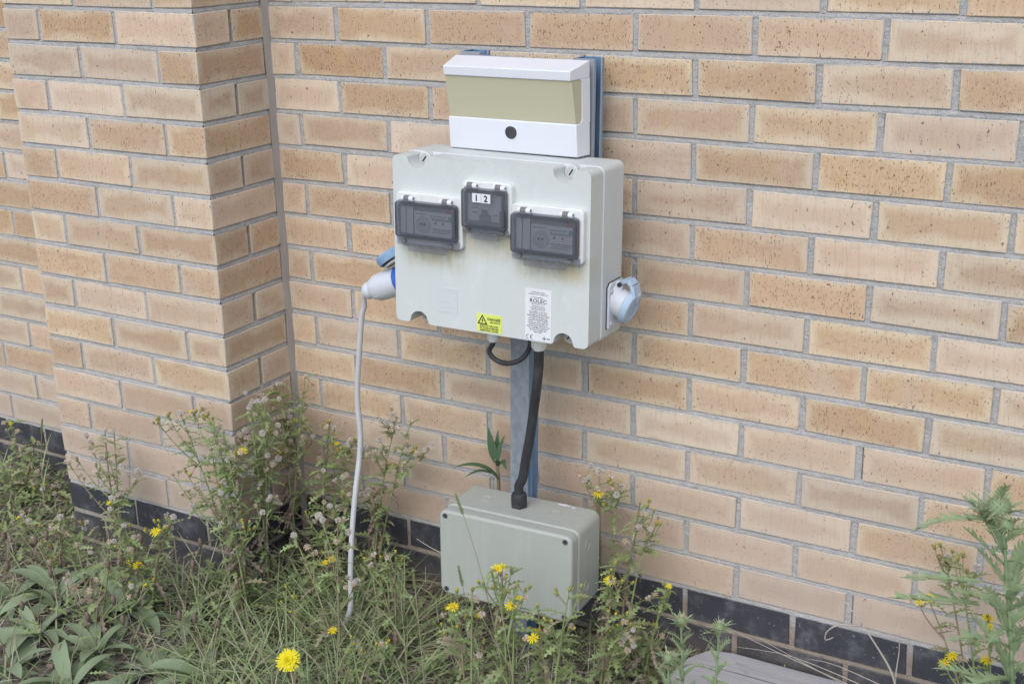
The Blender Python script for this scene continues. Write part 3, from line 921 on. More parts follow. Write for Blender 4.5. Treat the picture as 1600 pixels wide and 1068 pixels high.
mb = MB(); mb.lathe([(.0045, -.014), (.0045, .014)], 12, 0, Matrix.Translation((xr+.0155, .103, -.058)) @ Matrix.Rotation(R_(90), 4, 'X'))
mb.build('hinge_pin', M_black, so)
for yy, zz in ((.077, -.068), (.077, -.129), (.126, -.129)):
    mb = MB(); mb.lathe([(.0042, 0), (.0042, .0015), (.003, .0028), (0, .003)], 12, 0, Matrix.Translation((xr+.006, yy, zz)) @ Matrix.Rotation(R_(90), 4, 'Y'))
    mb.build('flange_screw', M_screw, so)
# socket on the left, its cap swung up
AL = sock_axis(-1, .090, -.088, R_(22))
mb = MB(); yzprism(mb, [(.058, -.128), (.122, -.128), (.122, -.050), (.058, -.050)], -xr-.008, -xr-.001)
sl = mb.build('side_socket', M_sockgrey, sbox, bevel=.0015)
sl['label'] = 'socket with its blue cap swung open'
mb = MB(); mb.lathe([(.030, -.004), (.030, .030), (.0270, .031), (.0270, .034)], 28, 0, AL); mb.build('barrel', M_sockgrey, sl)
d = Vector((-.085, 0, -.062)).normalized()      # cap plane runs down and out
nrm = Vector((-.062, 0, .085)).normalized()
AC = Matrix.Translation((-.263, .088, -.060)) @ nrm.to_track_quat('Z', 'Y').to_matrix().to_4x4()
mb = MB(); mb.lathe([(.030, -.005), (.0335, -.005), (.0345, .002), (.0345, .008), (.031, .0125), (0, .0125)], 28, 0, AC)
oc = mb.build('socket_cap', M_blue, sl)
mb = MB(); mb.lathe([(.0, -.004), (.0298, -.004), (.0298, -.0075), (.024, -.009), (0, -.009)][::-1], 24, 0, AC); mb.build('cap_lining', M_gasket, oc)
mb = MB(); mb.lathe([(.021, -.0105), (.026, -.0125), (.0275, -.0105), (.026, -.0085), (.021, -.0085)], 24, 0, AC); mb.build('cap_seal', M_offwhite, oc)
mb = MB(); mb.box(-.2405, -xr-.004, .080, .100, -.048, -.038); mb.build('hinge_block', M_sockgrey, sl, bevel=.002)

# ------------------------------------------------------------------ plug and white lead
bpy.context.view_layer.update()
SB = Matrix.LocRotScale(Vector(sbox.location), sbox.rotation_euler, None)
plug = thing('power_plug', 'white plug with blue collar and long white lead hanging to the ground', 'plug', tuple(SB @ AL @ Vector((0, 0, .047))))
PI_ = Matrix.Translation(-Vector(plug.location)) @ SB @ AL
mb = MB(); mb.lathe([(.0275, .0325), (.0295, .0335), (.0295, .0500), (.0280, .0515)], 28, 0, PI_); mb.build('collar', M_royal, plug)
mb = MB(); mb.lathe([(.0265, .0510), (.0285, .0520), (.0290, .070), (.0282, .092), (.0262, .109), (.0215, .119), (.0160, .122)], 28, 0, PI_); pb = mb.build('body', M_sockgrey, plug)
mb = MB()
for k in range(8):
    a = R_(45*k+10); u = Vector((math.cos(a), math.sin(a), 0))
    v = Vector((-u.y, u.x, 0)); 
    vs = []
    for zz, rr in ((.080, .0277), (.108, .0258)):
        for s_ in (-1, 1):
            vs += [PI_ @ (u*(rr-.001)+v*.0012*s_+Vector((0, 0, zz))), PI_ @ (u*(rr+.0012)+v*.0008*s_+Vector((0, 0, zz)))]
    mb.add(vs, [(0, 1, 3, 2), (4, 6, 7, 5), (1, 5, 7, 3), (0, 4, 5, 1), (2, 3, 7, 6)], 0, False)
mb.build('grip_rib', M_sockgrey, pb)
mb = MB(); mb.lathe([(.0165, .1225), (.0175, .1245), (.0175, .1345), (.0150, .1385), (.0085, .1395)], 20, 0, PI_); mb.build('cord_nut', M_sockgrey, plug)
tip = SB @ AL @ Vector((0, 0, .136)); tdir = ((SB @ AL).to_3x3() @ Vector((0, 0, 1))).normalized()
path = [tip, tip + tdir*.010 + Vector((0, 0, -.004))]
for x, y in ((569, 478), (565.5, 492), (563, 524), (560.5, 562), (558.5, 599), (559.2, 637), (562, 665), (563, 684), (561.6, 712), (559, 738), (556, 762), (552, 805), (549, 850), (547.5, 900), (548, 945)):
    path.append(at_y(x, y, -.165 - (0.0 if y < 700 else (y-700)/245*.10)))
e = path[-1].copy(); path.append(e + Vector((-.005, -.01, -.03))); path.append(e + Vector((-.02, -.02, -.07)))
def spline(pts, k=4):
    out = []
    n = len(pts)
    for i in range(n-1):
        p0, p1, p2, p3 = pts[max(i-1, 0)], pts[i], pts[i+1], pts[min(i+2, n-1)]
        for j in range(k):
            t = j/k
            out.append(.5*((2*p1)+(p2-p0)*t+(2*p0-5*p1+4*p2-p3)*t*t+(3*p1-p0-3*p2+p3)*t**3))
    out.append(pts[-1]); return out
mb = MB(); mb.tube([p-Vector(plug.location) for p in spline(path)], .0058, 10); mb.build('lead', M_whitecable, plug)

# ------------------------------------------------------------------ black cables
def cable(name, label, pts, r, mat):
    b = Vector(pts[-1])
    mb = MB(); mb.tube([p-b for p in spline([Vector(p) for p in pts], 6)], r, 12)
    o = mb.build(name, mat); o.location = b
    tag(o, label, 'cable'); return o
g1 = SB @ Vector((-.0185, .050, -HH-.026)); g2 = SB @ Vector((.0760, .054, -HH-.030))
Yc = g1.y
cable('black_cable', 'thin black cable looping under the socket box beside the post', [g1+Vector((0, 0, .01)), g1+Vector((0, 0, -.006)), at_y(764.5, 549, Yc), at_y(775, 562, Yc), at_y(793, 567.5, Yc), at_y(811, 563, Yc+.004), at_y(822, 553, Yc+.010), at_y(828, 541, Yc+.02), at_y(829, 528, Yc+.024)], .0048, M_black)
JBO = Vector((.527, -.262, .2615)); JBR = Euler((R_(-.97), R_(.77), R_(3.48)))
JB = Matrix.LocRotScale(JBO, JBR, None)
gt = JB @ Vector((-.0068, .079, .0905+.028))
cable('armoured_cable', 'thick black cable running down the post between the two boxes', [g2+Vector((0, 0, .012)), g2+Vector((0, 0, -.01)), at_y(841.5, 575, g2.y+.002), at_y(838.5, 605, g2.y), at_y(834, 640, -.185), at_y(828.5, 680, -.184), at_y(822, 715, -.183), at_y(817, 745, (gt.y-.183)/2), gt+Vector((0, 0, .015)), gt+Vector((0, 0, -.012))], .0094, M_black)

# ------------------------------------------------------------------ white sensor light
DX0, DX1 = .354, .634
light = thing('bulkhead_light', 'white wedge-shaped light with yellowed window and round sensor above the socket box', 'light', (.494, -.10, 1.037))
def DL(x, y, z): return (x-.494, y+.10, z-1.037)
def inset(y):     # end faces draw in towards the front
    return .0088*max(0, (-.10-y))/.06
def loft(mb, prof, trim=0.0, mat=0):
    n = len(prof)
    vs = [DL(DX0+inset(y)+trim, y, z) for y, z in prof] + [DL(DX1-inset(y)-trim, y, z) for y, z in prof]
    fs = [tuple(range(n)), tuple(range(n, 2*n))[::-1]]
    for i in range(n):
        j = (i+1) % n
        fs.append((j, i, i+n, j+n))
    mb.add(vs, fs, mat)
ZT, ZW1, ZW0, ZB = 1.206, 1.1755, 1.0985, 1.038
capp = [(-.100, ZT), (-.1600, 1.1930), (-.1575, 1.1757), (-.100, ZW1)]
low = [(-.100, ZW0+.0), (-.1425, ZW0), (-.1400, ZB+.004), (-.1385, ZB+.001), (-.100, ZB)]
mb = MB(); loft(mb, capp[::-1]); hc = mb.build('hood', M_white, light, bevel=.0016, seg=2)
mb = MB(); loft(mb, low[::-1]); hl = mb.build('housing', M_white, light, bevel=.0022, seg=3)
# end strips behind the wrapped window (rounded inner corners)
for sx in (0, 1):
    yb, yf = -.100, -.1085
    xo = lambda y: (DX0+inset(y)) if sx == 0 else (DX1-inset(y))
    # strip with fillets at top and bottom
    r = .008; poly = [(yb, ZW0-.001), (yb, ZW1+.001)]
    yt = -.123
    for k in range(6):
        a = R_(90 - 90*k/5); poly.append((yt-r+r*math.cos(a) , ZW1-r+r*math.sin(a)))
    # fillet curves run from the hood down to the strip
    poly = [(yb, ZW0-.0005), (yb, ZW1+.0005), (yt-r, ZW1+.0005)]
    for k in range(6):
        a = R_(90*k/5); poly.append((yt-r+r*math.sin(a), ZW1-r+r*math.cos(a)))
    for k in range(6):
        a = R_(90*k/5); poly.append((yt-r+r*math.cos(a), ZW0+r-r*math.sin(a)))
    poly.append((yt-r, ZW0-.0005))
    n = len(poly)
    th = .010 if sx == 0 else -.010
    vs = [DL(xo(y), y, z) for y, z in poly] + [DL(xo(y)+th, y, z) for y, z in poly]
    fs = [tuple(range(n)), tuple(range(n, 2*n))[::-1]] + [((i+1) % n, i, i+n, (i+1) % n+n) for i in range(n)]
    mb = MB(); mb.add(vs, fs)
    o = mb.build('end_strip', M_white, light)
    bmn = bmesh.new(); bmn.from_mesh(o.data); bmesh.ops.recalc_face_normals(bmn, faces=bmn.faces); bmn.to_mesh(o.data); bmn.free()
dif = [(-.101, ZW1+.0003), (-.1545, ZW1+.0003), (-.1395, ZW0-.0003), (-.101, ZW0-.0003)]
mb = MB(); loft(mb, dif[::-1], .0014); mb.build('diffuser', M_diff, light, bevel=.0015, seg=2)
sc = at_y(798.5, 207, -.1412)
Mx = Matrix.Translation(DL(sc.x, -.1409, sc.z)) @ MY
mb = MB(); mb.lathe([(.0142, -.001), (.0142, .0008), (.0130, .0014), (.0122, .0008)], 28, 0, Mx); mb.build('sensor_ring', M_white, light)
mb = MB(); mb.lathe([(.0122, -.001), (.0122, .0010), (.009, .0014), (0, .0016)], 28, 0, Mx); mb.build('sensor', M_sensor, light)
mb = MB(); mb.box(*[v for v in (-.12, .128, -.032, -.002, -.0045, -.0015)]); mb.build('lower_edge', M_gasket, light)

# ------------------------------------------------------------------ junction box
jb = thing('junction_box', 'grey-green plastic junction box near the foot of the post among weeds', 'junction box', JBO, JBR)
jw, jh, jd = .1425, .0905, .1315
mb = MB(); mb.prism(rrect(-jw, jw, -jh, jh, .016), 0, .029); jl = mb.build('lid', M_jb, jb, bevel=.005, seg=3)
mb = MB(); mb.prism(rrect(-jw-.0012, jw+.0012, -jh-.0012, jh+.0012, .017), .0302, jd); mb.build('body', M_jb, jb, bevel=.004, seg=3)
mb = MB(); mb.prism(rrect(-jw+.002, jw-.002, -jh+.002, jh-.002, .015), .028, .032); mb.build('seal', M_jb, jb)
for sx in (-1, 1):
    for sz in (-1, 1):
        Mx = Matrix.Translation((sx*.1285, 0, sz*.0790)) @ MY
        mb = MB(); mb.lathe([(.0060, -.001), (.0060, .0004), (.0050, .0003), (.0047, -.0006)], 16, 0, Mx); s_ = mb.build('screw_recess', M_hinge, jb)
        mb = MB(); mb.lathe([(.0047, .0001), (0, .0003)], 12, 0, Mx); mb.box(*(sx*.1285-.003, sx*.1285+.003, -.0007, -.0002, sz*.079-.0006, sz*.079+.0006)); mb.build('screw', M_gasket, s_)
def knock(M):
    mb = MB(); mb.lathe([(.0112, -.001), (.0112, .0009), (.0103, .0009), (.0100, .0002), (0, .0002)], 22, 0, M); return mb.build('knockout', M_jb, jb)
for kx, ky in ((-.0807, .082), (.0696, .081)): knock(Matrix.Translation((kx, ky, jh+.0012)))
for ky, kz in ((.0707, .0444), (.0675, -.0404)): knock(Matrix.Translation((jw+.0012, ky, kz)) @ Matrix.Rotation(R_(90), 4, 'Y'))
Mx = Matrix.Translation((-.0068, .079, jh+.0012))
mb = MB(); mb.lathe([(.0170, 0), (.0170, .009)], 6, 0, Mx); mb.lathe([(.0150, .009), (.0158, .011), (.0158, .022), (.0135, .0285), (.0096, .030)], 20, 0, Mx)
mb.build('cable_gland', M_black, jb, bevel=.0006, seg=1)
mb = MB()
rs = random.Random(8)
poly = []
for k in range(14):
    a = 2*PI*k/14; r = rs.uniform(.5, 1.1); poly.append((.070+.017*r*math.cos(a), .1225+.006*r*math.sin(a)))
mb.add([(x, y, jh+.0017) for x, y in poly], [tuple(range(14))], 0, False)
poly = [(.092+.010*math.cos(2*PI*k/9)*rs.uniform(.4, 1.1), .1185+.003*math.sin(2*PI*k/9)*rs.uniform(.4, 1.2)) for k in range(9)]
mb.add([(x, y, jh+.0017) for x, y in poly], [tuple(range(9))], 0, False)
mb.build('label_scrap', M_white, jb, sharp=0)['label'] = 'torn scraps of white label'

# ------------------------------------------------------------------ plants
UP = Vector((0, 0, 1))
def orient(d, roll=0.0):
    return Vector(d).normalized().to_track_quat('Z', 'Y').to_matrix().to_4x4() @ Matrix.Rotation(roll, 4, 'Z')
def blade(mb, base, d, up, L, W, curl=.5, seg=6, lobes=0.0, fold=.25, mat=0, prof='lance', twist=0.0, rnd=random):
    """leaf strip with a creased midrib; lobes>0 cuts it into jagged lobes"""
    d = Vector(d).normalized(); up = Vector(up)
    side = d.cross(up)
    if side.length < 1e-4: side = d.orthogonal()
    side.normalize(); nrm = side.cross(d).normalized()
    p = Vector(base); vs = []; fs = []
    step = L/seg
    for i in range(seg+1):
        t = i/seg
        if prof == 'lance': w = math.sin(PI*min(1, (t*.92+.08)**.8))*.5
        elif prof == 'grass': w = (1-t)**.6*.5*(.6+.4*min(1, t*6))
        else: w = (math.sin(PI*(t**1.25))**.8*.5 if 0 < t < 1 else 0) + (.06 if t < .35 else 0)
        w *= W
        if lobes and 0 < i < seg: w *= (1.0 if i % 2 else 1-lobes) * rnd.uniform(.75, 1.2)
        if i == seg: w = 0
        sh = step*.55 if (lobes and i % 2) else 0
        vs += [p - side*w + nrm*w*fold + d*sh, p, p + side*w + nrm*w*fold + d*sh]
        if i < seg:
            a = curl/seg
            q = Quaternion(side, -a)
            d = (q @ d).normalized(); nrm = (q @ nrm).normalized()
            if twist:
                q2 = Quaternion(d, twist/seg); side = q2 @ side; nrm = q2 @ nrm
            p = p + d*step
    for i in range(seg):
        a = 3*i
        fs += [(a, a+1, a+4, a+3), (a+1, a+2, a+5, a+4)]
    mb.add(vs, fs, mat)
def head_mesh(kind, var):
    rnd = random.Random(kind + str(var)); mb = MB()
    if kind == 'flower':
        n = 12+var
        for k in range(n):
            a = 2*PI*k/n + rnd.uniform(-.1, .1); u = Vector((math.cos(a), math.sin(a), rnd.uniform(-.15, .18)))
            s_ = Vector((-math.sin(a), math.cos(a), 0)); L = rnd.uniform(.0105, .0130); ww = .00125
            vs = [u*.0025-s_*ww*.6, u*.0025+s_*ww*.6, u*L*.65+s_*ww+UP*.0008, u*L*.65-s_*ww+UP*.0008, u*L+s_*ww*.5, u*L-s_*ww*.5]
            mb.add(vs, [(0, 1, 2, 3), (3, 2, 4, 5)], 0)
        mb.lathe([(.0036, -.0005), (.0036, .0010), (.0026, .0020), (0, .0024)], 10, 1)
        mb.lathe([(.0012, -.0060), (.0034, -.0045), (.0036, -.0006)], 8, 2)
        mats = [M_petal, M_disk, M_bud]
    elif kind == 'dandelion':
        for ring, (n, L, el) in enumerate(((26, .0205, .05), (22, .0165, .35), (16, .0115, .7), (10, .007, 1.1))):
            for k in range(n):
                a = 2*PI*(k+.5*(ring % 2))/n + rnd.uniform(-.06, .06); e = el + rnd.uniform(-.08, .08)
                u = Vector((math.cos(a)*math.cos(e), math.sin(a)*math.cos(e), math.sin(e))); s_ = Vector((-math.sin(a), math.cos(a), 0)); ww = .0017
                l = L*rnd.uniform(.9, 1.08)
                mb.add([u*.001-s_*ww*.5, u*.001+s_*ww*.5, u*l*.7+s_*ww, u*l*.7-s_*ww, u*l+s_*ww*.8-UP*.001, u*l-s_*ww*.8-UP*.001], [(0, 1, 2, 3), (3, 2, 4, 5)], 0)
        mb.lathe([(.002, -.012), (.006, -.008), (.007, -.001)], 10, 2)
        mats = [M_petal, M_disk, M_bud]
    elif kind == 'seed_head':
        r = .0080
        for k in range(120):
            u = Vector((rnd.gauss(0, 1), rnd.gauss(0, 1), rnd.gauss(.25, 1))).normalized()
            s_ = u.orthogonal().normalized(); s_ = Quaternion(u, rnd.uniform(0, 6)) @ s_
            l = r*rnd.uniform(.75, 1.1)
            mb.add([u*r*.12, u*l-s_*.0011, u*l+s_*.0011, u*l*1.03+u.cross(s_)*.0012], [(0, 1, 2), (0, 2, 3)], 0)
        mb.lathe([(0, -.0045), (.0045, 0), (0, .0045)], 8, 0)
        mb.lathe([(.0011, -.0080), (.0026, -.0060), (.0024, -.001)], 7, 1)
        mats = [M_fluff, M_spent]
    elif kind == 'spent':
        for k in range(11):
            a = 2*PI*k/11 + rnd.uniform(-.2, .2); u = Vector((math.cos(a), math.sin(a), rnd.uniform(-.5, .3))); s_ = Vector((-math.sin(a), math.cos(a), 0))
            mb.add([u*.001-s_*.001, u*.001+s_*.001, u*.0068+s_*.0010, u*.0068-s_*.0010], [(0, 1, 2, 3)], 0)
        mb.lathe([(.0010, -.006), (.0026, -.0045), (.0030, 0), (0, .001)], 7, 0)
        for k in range(16):
            u = Vector((rnd.gauss(0, 1), rnd.gauss(0, 1), abs(rnd.gauss(.5, 1)))).normalized(); s_ = u.orthogonal().normalized()
            mb.add([u*.001, u*.006-s_*.0006, u*.006+s_*.0006], [(0, 1, 2)], 1)
        mats = [M_spent, M_fluff]
    me = bpy.data.meshes.new(kind); me.from_pydata(mb.v, [], mb.f)
    for q in mats: me.materials.append(q)
    me.polygons.foreach_set('material_index', mb.m); me.update()
    return me
HEADS = {k: [head_mesh(k, v) for v in range(3)] for k in ('flower', 'seed_head', 'spent')}
def bud(mb, p, d, s=1.0):
    M = Matrix.Translation(p) @ orient(d)
    mb.lathe([(.0010*s, -.0050*s), (.0027*s, -.0035*s), (.0026*s, .0022*s)], 7, 0, M)
    mb.lathe([(.0024*s, .0022*s), (.0021*s, .0038*s), (0, .0042*s)], 7, 1, M)
def bez(a, b, c, n=7):
    return [a*(1-t)**2 + b*2*t*(1-t) + c*t*t for t in [i/n for i in range(n+1)]]
KIND = {'Y': 'flower', 'F': 'seed_head', 'S': 'spent'}
def ragwort(label, xb, Yb, tips, seed, trunk=None, leafy=1.0, extra=1.0, dY=.03, leafL=.055, group='yellow-flowered ragwort weeds', brown=.15, deadp=.3):
    """branching weed: tips are (picture x, y, kind); all stems spring from one foot on the ground"""
    rnd = random.Random(seed)
    root = ground_pt(xb, Yb); root.z = ground_h(root.x, root.y) - .003
    o = thing('ragwort', label, 'weed', root, group=group)
    st, fo, bu = MB(), MB(), MB()
    P = []
    for (x, y, k) in tips:
        P.append((at_y(x, y, Yb + rnd.uniform(-dY, dY)) - root, k))
    cen = sum((p for p, _ in P), Vector())/len(P)
    zmax = max(p.z for p, _ in P)
    nst = 1 + (len(P) > 5) + (len(P) > 9)
    # group the tips by sideways position, one main stem for each group
    P.sort(key=lambda q: q[0].x)
    groups = [P[i*len(P)//nst:(i+1)*len(P)//nst] for i in range(nst)]
    heads = []
    for g in groups:
        c = sum((p for p, _ in g), Vector())/len(g)
        top = max((p for p, _ in g), key=lambda q: q.z)
        b = Vector((rnd.uniform(-.012, .012), rnd.uniform(-.012, .012), 0))
        mid = Vector((c.x*.35, c.y*.35, top.z*.55))
        trunkp = bez(b, mid, top, 10)
        dead = rnd.random() < brown
        st.tube(trunkp, [.0027-.0016*i/10 for i in range(11)], 6, 1 if dead else 0, cap=False)
        def on(z):
            for i in range(10):
                if trunkp[i].z <= z <= trunkp[i+1].z:
                    t = (z-trunkp[i].z)/max(1e-5, trunkp[i+1].z-trunkp[i].z); return trunkp[i].lerp(trunkp[i+1], t)
            return trunkp[-1] if z > trunkp[-1].z else trunkp[0]
        for p, k in g:
            if p is not top:
                hd = math.hypot(p.x-on(p.z).x, p.y-on(p.z).y)
                A = on(max(top.z*.12, p.z - hd*.9 - .03))
                br = bez(A, A.lerp(p, .55) + Vector((p.x-A.x, p.y-A.y, 0))*.18 - UP*.006, p, 7)
                st.tube(br, [.0016-.0008*i/7 for i in range(8)], 5, 0, cap=False)
            else: br = trunkp[5:]
            dirn = (br[-1]-br[-2]).normalized()
            heads.append((p, k, dirn, br))
            # pedicels with more heads round each tip
            for _ in range(int(rnd.uniform(1, 4)*extra)):
                i = rnd.randrange(max(1, len(br)-4), len(br)-1)
                q0 = br[i]; a = rnd.uniform(0, 2*PI); l = rnd.uniform(.018, .040)
                q1 = q0 + Vector((math.cos(a)*l*.7, math.sin(a)*l*.55, l*rnd.uniform(.5, .95)))
                st.tube(bez(q0, q0.lerp(q1, .5)+UP*-.003, q1, 3), .0006, 4, 0, cap=False)
                kk = rnd.choice('bbbS' if k in 'Yb' else 'FSSb')
                heads.append((q1, kk if kk != 'F' or rnd.random() < .6 else 'S', (q1-q0).normalized(), None))
            # leaves along the branch
            for q, nx in zip(br[1:-1], br[2:]):
                if rnd.random() < .6*leafy:
                    t = (nx-q).normalized(); a = rnd.uniform(0, 2*PI)
                    ou = Vector((math.cos(a), math.sin(a), .35)); L = leafL*rnd.uniform(.35, .75)
                    blade(fo, q, ou, UP, L, L*.34, rnd.uniform(.2, 1.1), 9, .80, .3, rnd=rnd)
        for q, nx in zip(trunkp[:-1], trunkp[1:]):
            for _ in range(int(1.7*leafy + rnd.random())):
                t = rnd.random(); a = rnd.uniform(0, 2*PI); pp = q.lerp(nx, t)
                low = 1 - pp.z/max(zmax, .01)
                L = leafL*rnd.uniform(.6, 1.15)*(.65+.6*low)
                mm = 1 if (low > .4 and rnd.random() < deadp) else 0
                blade(fo, pp, (math.cos(a), math.sin(a), .5 if not mm else -.3), UP, L, L*(.36 if not mm else .22), rnd.uniform(.4, 1.5), 11, .80, .3, mm, rnd=rnd, twist=rnd.uniform(-1, 1))
    st.build('stems', [M_stem, M_brownstem], o, sharp=0)
    if fo.v: fo.build('foliage', [M_leaf, M_dead], o, sharp=0)
    for p, k, dirn, br in heads:
        d = (dirn + UP*.5 + Vector((.25, -.45, 0))*(1.0 if k in 'Yy' else .2)).normalized()
        if k in 'bg': bud(bu, p, dirn + UP*.3, rnd.uniform(.9, 1.25))
        elif k == 'y':
            h = link('flower', HEADS['flower'][rnd.randrange(3)], o); h.matrix_local = Matrix.Translation(p) @ orient(d, rnd.uniform(0, 6)) @ Matrix.Scale(rnd.uniform(.55, .7), 4)
        elif k in KIND:
            h = link(KIND[k] if k != 'S' else 'spent_head', HEADS[KIND[k]][rnd.randrange(3)], o)
            h.matrix_local = Matrix.Translation(p) @ orient(d, rnd.uniform(0, 6)) @ Matrix.Scale(rnd.uniform(.85, 1.12) if k != 'F' else rnd.uniform(.65, 1.0), 4)
    if bu.v:
        bo = bu.build('buds', [M_bud, M_budtip], o, sharp=0); bo['kind'] = 'stuff'
    return o
ragwort('tall ragwort with white seed heads in the corner between pier and wall', 462, -.10,
        [(434, 599, 'F'), (424, 606, 'F'), (442, 600, 'S'), (477, 587, 'S'), (469, 637, 'F'), (452, 651, 'F'), (461, 655, 'y'), (489, 681, 'F'), (441, 706, 'b'), (488, 739, 'b'), (460, 687, 'S')], 1, leafy=2.6, extra=1.6, deadp=.65)
ragwort('bushy ragwort with many white seed heads beside the pier corner', 425, -.22,
        [(403, 627, 'F'), (395, 628, 'F'), (390, 636, 'F'), (414, 624, 'F'), (374, 677, 'F'), (391, 684, 'F'), (417, 676, 'b'), (400, 724, 'y'), (427, 723, 'F'), (434, 664, 'F'), (408, 770, 'F'), (420, 780, 'F'), (431, 783, 'F')], 2, leafy=3.2, extra=1.6, deadp=.6)
ragwort('ragwort leaning across the pier face with a pair of yellow flowers', 395, -.30,
        [(245, 655, 'b'), (262, 648, 'b'), (281, 645, 'F'), (299, 642, 'y'), (325, 645, 'b'), (332, 652, 'b'), (349, 674, 'b'), (369, 707, 'Y'), (379, 704, 'Y'), (357, 717, 'F'), (341, 738, 'F'), (353, 756, 'F'), (381, 741, 'F'), (270, 740, 'S')], 3, leafy=3.2, extra=1.6, deadp=.6)
ragwort('leafy green ragwort close to the wall behind the white lead', 505, -.07,
        [(515, 658, 'b'), (522, 668, 'F'), (552, 688, 'F'), (545, 692, 'F'), (526, 692, 'y'), (527, 702, 'y'), (570, 700, 'F'), (500, 705, 'S')], 4, leafy=2.2, leafL=.06, extra=1.2)
ragwort('ragwort with a long side branch reaching from the white lead toward the junction box', 585, -.09,
        [(664, 703, 'F'), (650, 698, 'b'), (668, 700, 'S'), (620, 652, 'S'), (605, 655, 'S'), (642, 658, 'S'), (585, 705, 'S'), (605, 715, 'S'), (575, 765, 'F'), (582, 769, 'F'), (600, 760, 'F'), (566, 772, 'F')], 5, leafy=1.9, extra=1.4, deadp=.6)
ragwort('thin ragwort with browned heads against the pier face', 200, -.30,
        [(164, 672, 'F'), (140, 689, 'F'), (178, 672, 'F'), (120, 715, 'S'), (150, 735, 'S'), (172, 720, 'S'), (190, 769, 'F'), (209, 750, 'F'), (108, 722, 'F')], 6, leafy=1.4, brown=.5, extra=1.5)
ragwort('ragwort with two yellow flowers at the foot of the pier', 240, -.40,
        [(193, 821, 'F'), (202, 857, 'F'), (216, 862, 'F'), (243, 830, 'Y'), (265, 820, 'b'), (271, 807, 'F'), (214, 882, 'Y'), (206, 875, 'b'), (157, 883, 'F'), (170, 785, 'y')], 7, leafy=1.8, extra=1.4)
ragwort('low ragwort with brown heads by the recessed wall left of the pier', 40, -.12,
        [(17, 661, 'y'), (10, 745, 'b'), (58, 735, 'S'), (70, 750, 'S'), (85, 770, 'S'), (26, 779, 'S'), (92, 758, 'F'), (55, 690, 'b')], 8, leafy=2.2, extra=1.6)
ragwort('dry ragwort clump with brown heads in front of the recessed wall', 95, -.38,
        [(95, 805, 'S'), (86, 872, 'S'), (28, 808, 'y'), (20, 815, 'S'), (60, 850, 'S'), (98, 830, 'S'), (135, 815, 'S')], 9, leafy=1.6, brown=.7, extra=2)
ragwort('ragwort with yellow flower and white heads at the foot of the white lead', 535, -.36,
        [(519, 873, 'Y'), (508, 878, 'y'), (504, 812, 'F'), (528, 812, 'F'), (459, 836, 'F'), (554, 910, 'F'), (490, 865, 'S'), (447, 917, 'b'), (440, 940, 'b')], 10, leafy=1.0)
ragwort('small ragwort with one yellow flower near the dandelion', 560, -.46,
        [(520, 984, 'Y'), (549, 995, 'b'), (553, 1006, 'b'), (588, 1006, 'b'), (607, 1001, 'b')], 11, leafy=1.0, extra=.5)
ragwort('budding ragwort between the white lead and the junction box', 625, -.30,
        [(606, 881, 'b'), (618, 862, 'b'), (619, 872, 'b'), (565, 866, 'b'), (584, 866, 'S'), (595, 870, 'b'), (558, 908, 'F')], 12, leafy=1.1)
ragwort('ragwort with a pair of flowers in front of the middle of the junction box', 800, -.40,
        [(776, 888, 'Y'), (784, 885, 'Y'), (791, 899, 'b'), (799, 890, 'b'), (798, 945, 'Y'), (811, 933, 'y'), (771, 917, 'b'), (805, 919, 'b'), (821, 920, 'b'), (755, 910, 'b')], 13, leafy=.9, extra=.7)
ragwort('ragwort with two flowers and a white head under the junction box corner', 735, -.44,
        [(708, 947, 'Y'), (700, 949, 'y'), (747, 961, 'y'), (739, 933, 'F'), (714, 922, 'b'), (738, 919, 'b'), (749, 1023, 'F'), (690, 975, 'b')], 14, leafy=.9)
ragwort('ragwort with two flowers below the front corner of the junction box', 860, -.42,
        [(839, 985, 'Y'), (833, 996, 'Y'), (840, 945, 'b'), (890, 921, 'b'), (908, 915, 'b'), (862, 970, 'b'), (880, 985, 'b')], 15, leafy=1.3)
ragwort('ragwort with pale flower rising beside the right end of the junction box', 945, -.07,
        [(935, 771, 'Y'), (921, 745, 'F'), (913, 750, 'F'), (936, 735, 'F'), (968, 755, 'b'), (970, 762, 'b'), (957, 765, 'S')], 16, leafy=1.3)
ragwort('ragwort leaning along the wall right of the junction box', 968, -.11,
        [(1000, 785, 'b'), (1012, 789, 'b'), (1022, 797, 'b'), (997, 803, 'b'), (999, 813, 'F'), (1026, 817, 'b'), (1032, 817, 'b'), (1016, 826, 'F'), (963, 878, 'b'), (955, 897, 'S')], 17, leafy=.9, extra=.4)
ragwort('ragwort with one bright flower right of the junction box', 940, -.26,
        [(953, 906, 'Y'), (962, 879, 'b'), (972, 908, 'b'), (962, 960, 'b'), (980, 958, 'b'), (985, 975, 'b'), (975, 995, 'F'), (990, 1008, 'F')], 18, leafy=1.5)
ragwort('ragwort with several yellow flowers beside the big thistle', 1545, -.20,
        [(1450, 934, 'Y'), (1435, 940, 'y'), (1476, 1035, 'Y'), (1488, 1024, 'Y'), (1542, 1030, 'Y'), (1544, 965, 'Y'), (1547, 978, 'y')], 19, leafy=.7, extra=.4)
ragwort('budding ragwort stalk rising behind the big thistle', 1528, -.10,
        [(1460, 853, 'b'), (1469, 850, 'b'), (1488, 860, 'b'), (1505, 866, 'b'), (1496, 872, 'b'), (1468, 869, 'b'), (1481, 868, 'F'), (1511, 891, 'b'), (1526, 886, 'F')], 20, leafy=.7, extra=.2)
ragwort('low leafy ragwort at the foot of the plinth near the small thistles', 1010, -.14,
        [(1045, 915, 'y'), (1047, 925, 'b'), (1005, 1010, 'F'), (1020, 1000, 'b'), (1000, 975, 'b'), (1012, 1022, 'S')], 21, leafy=1.3)

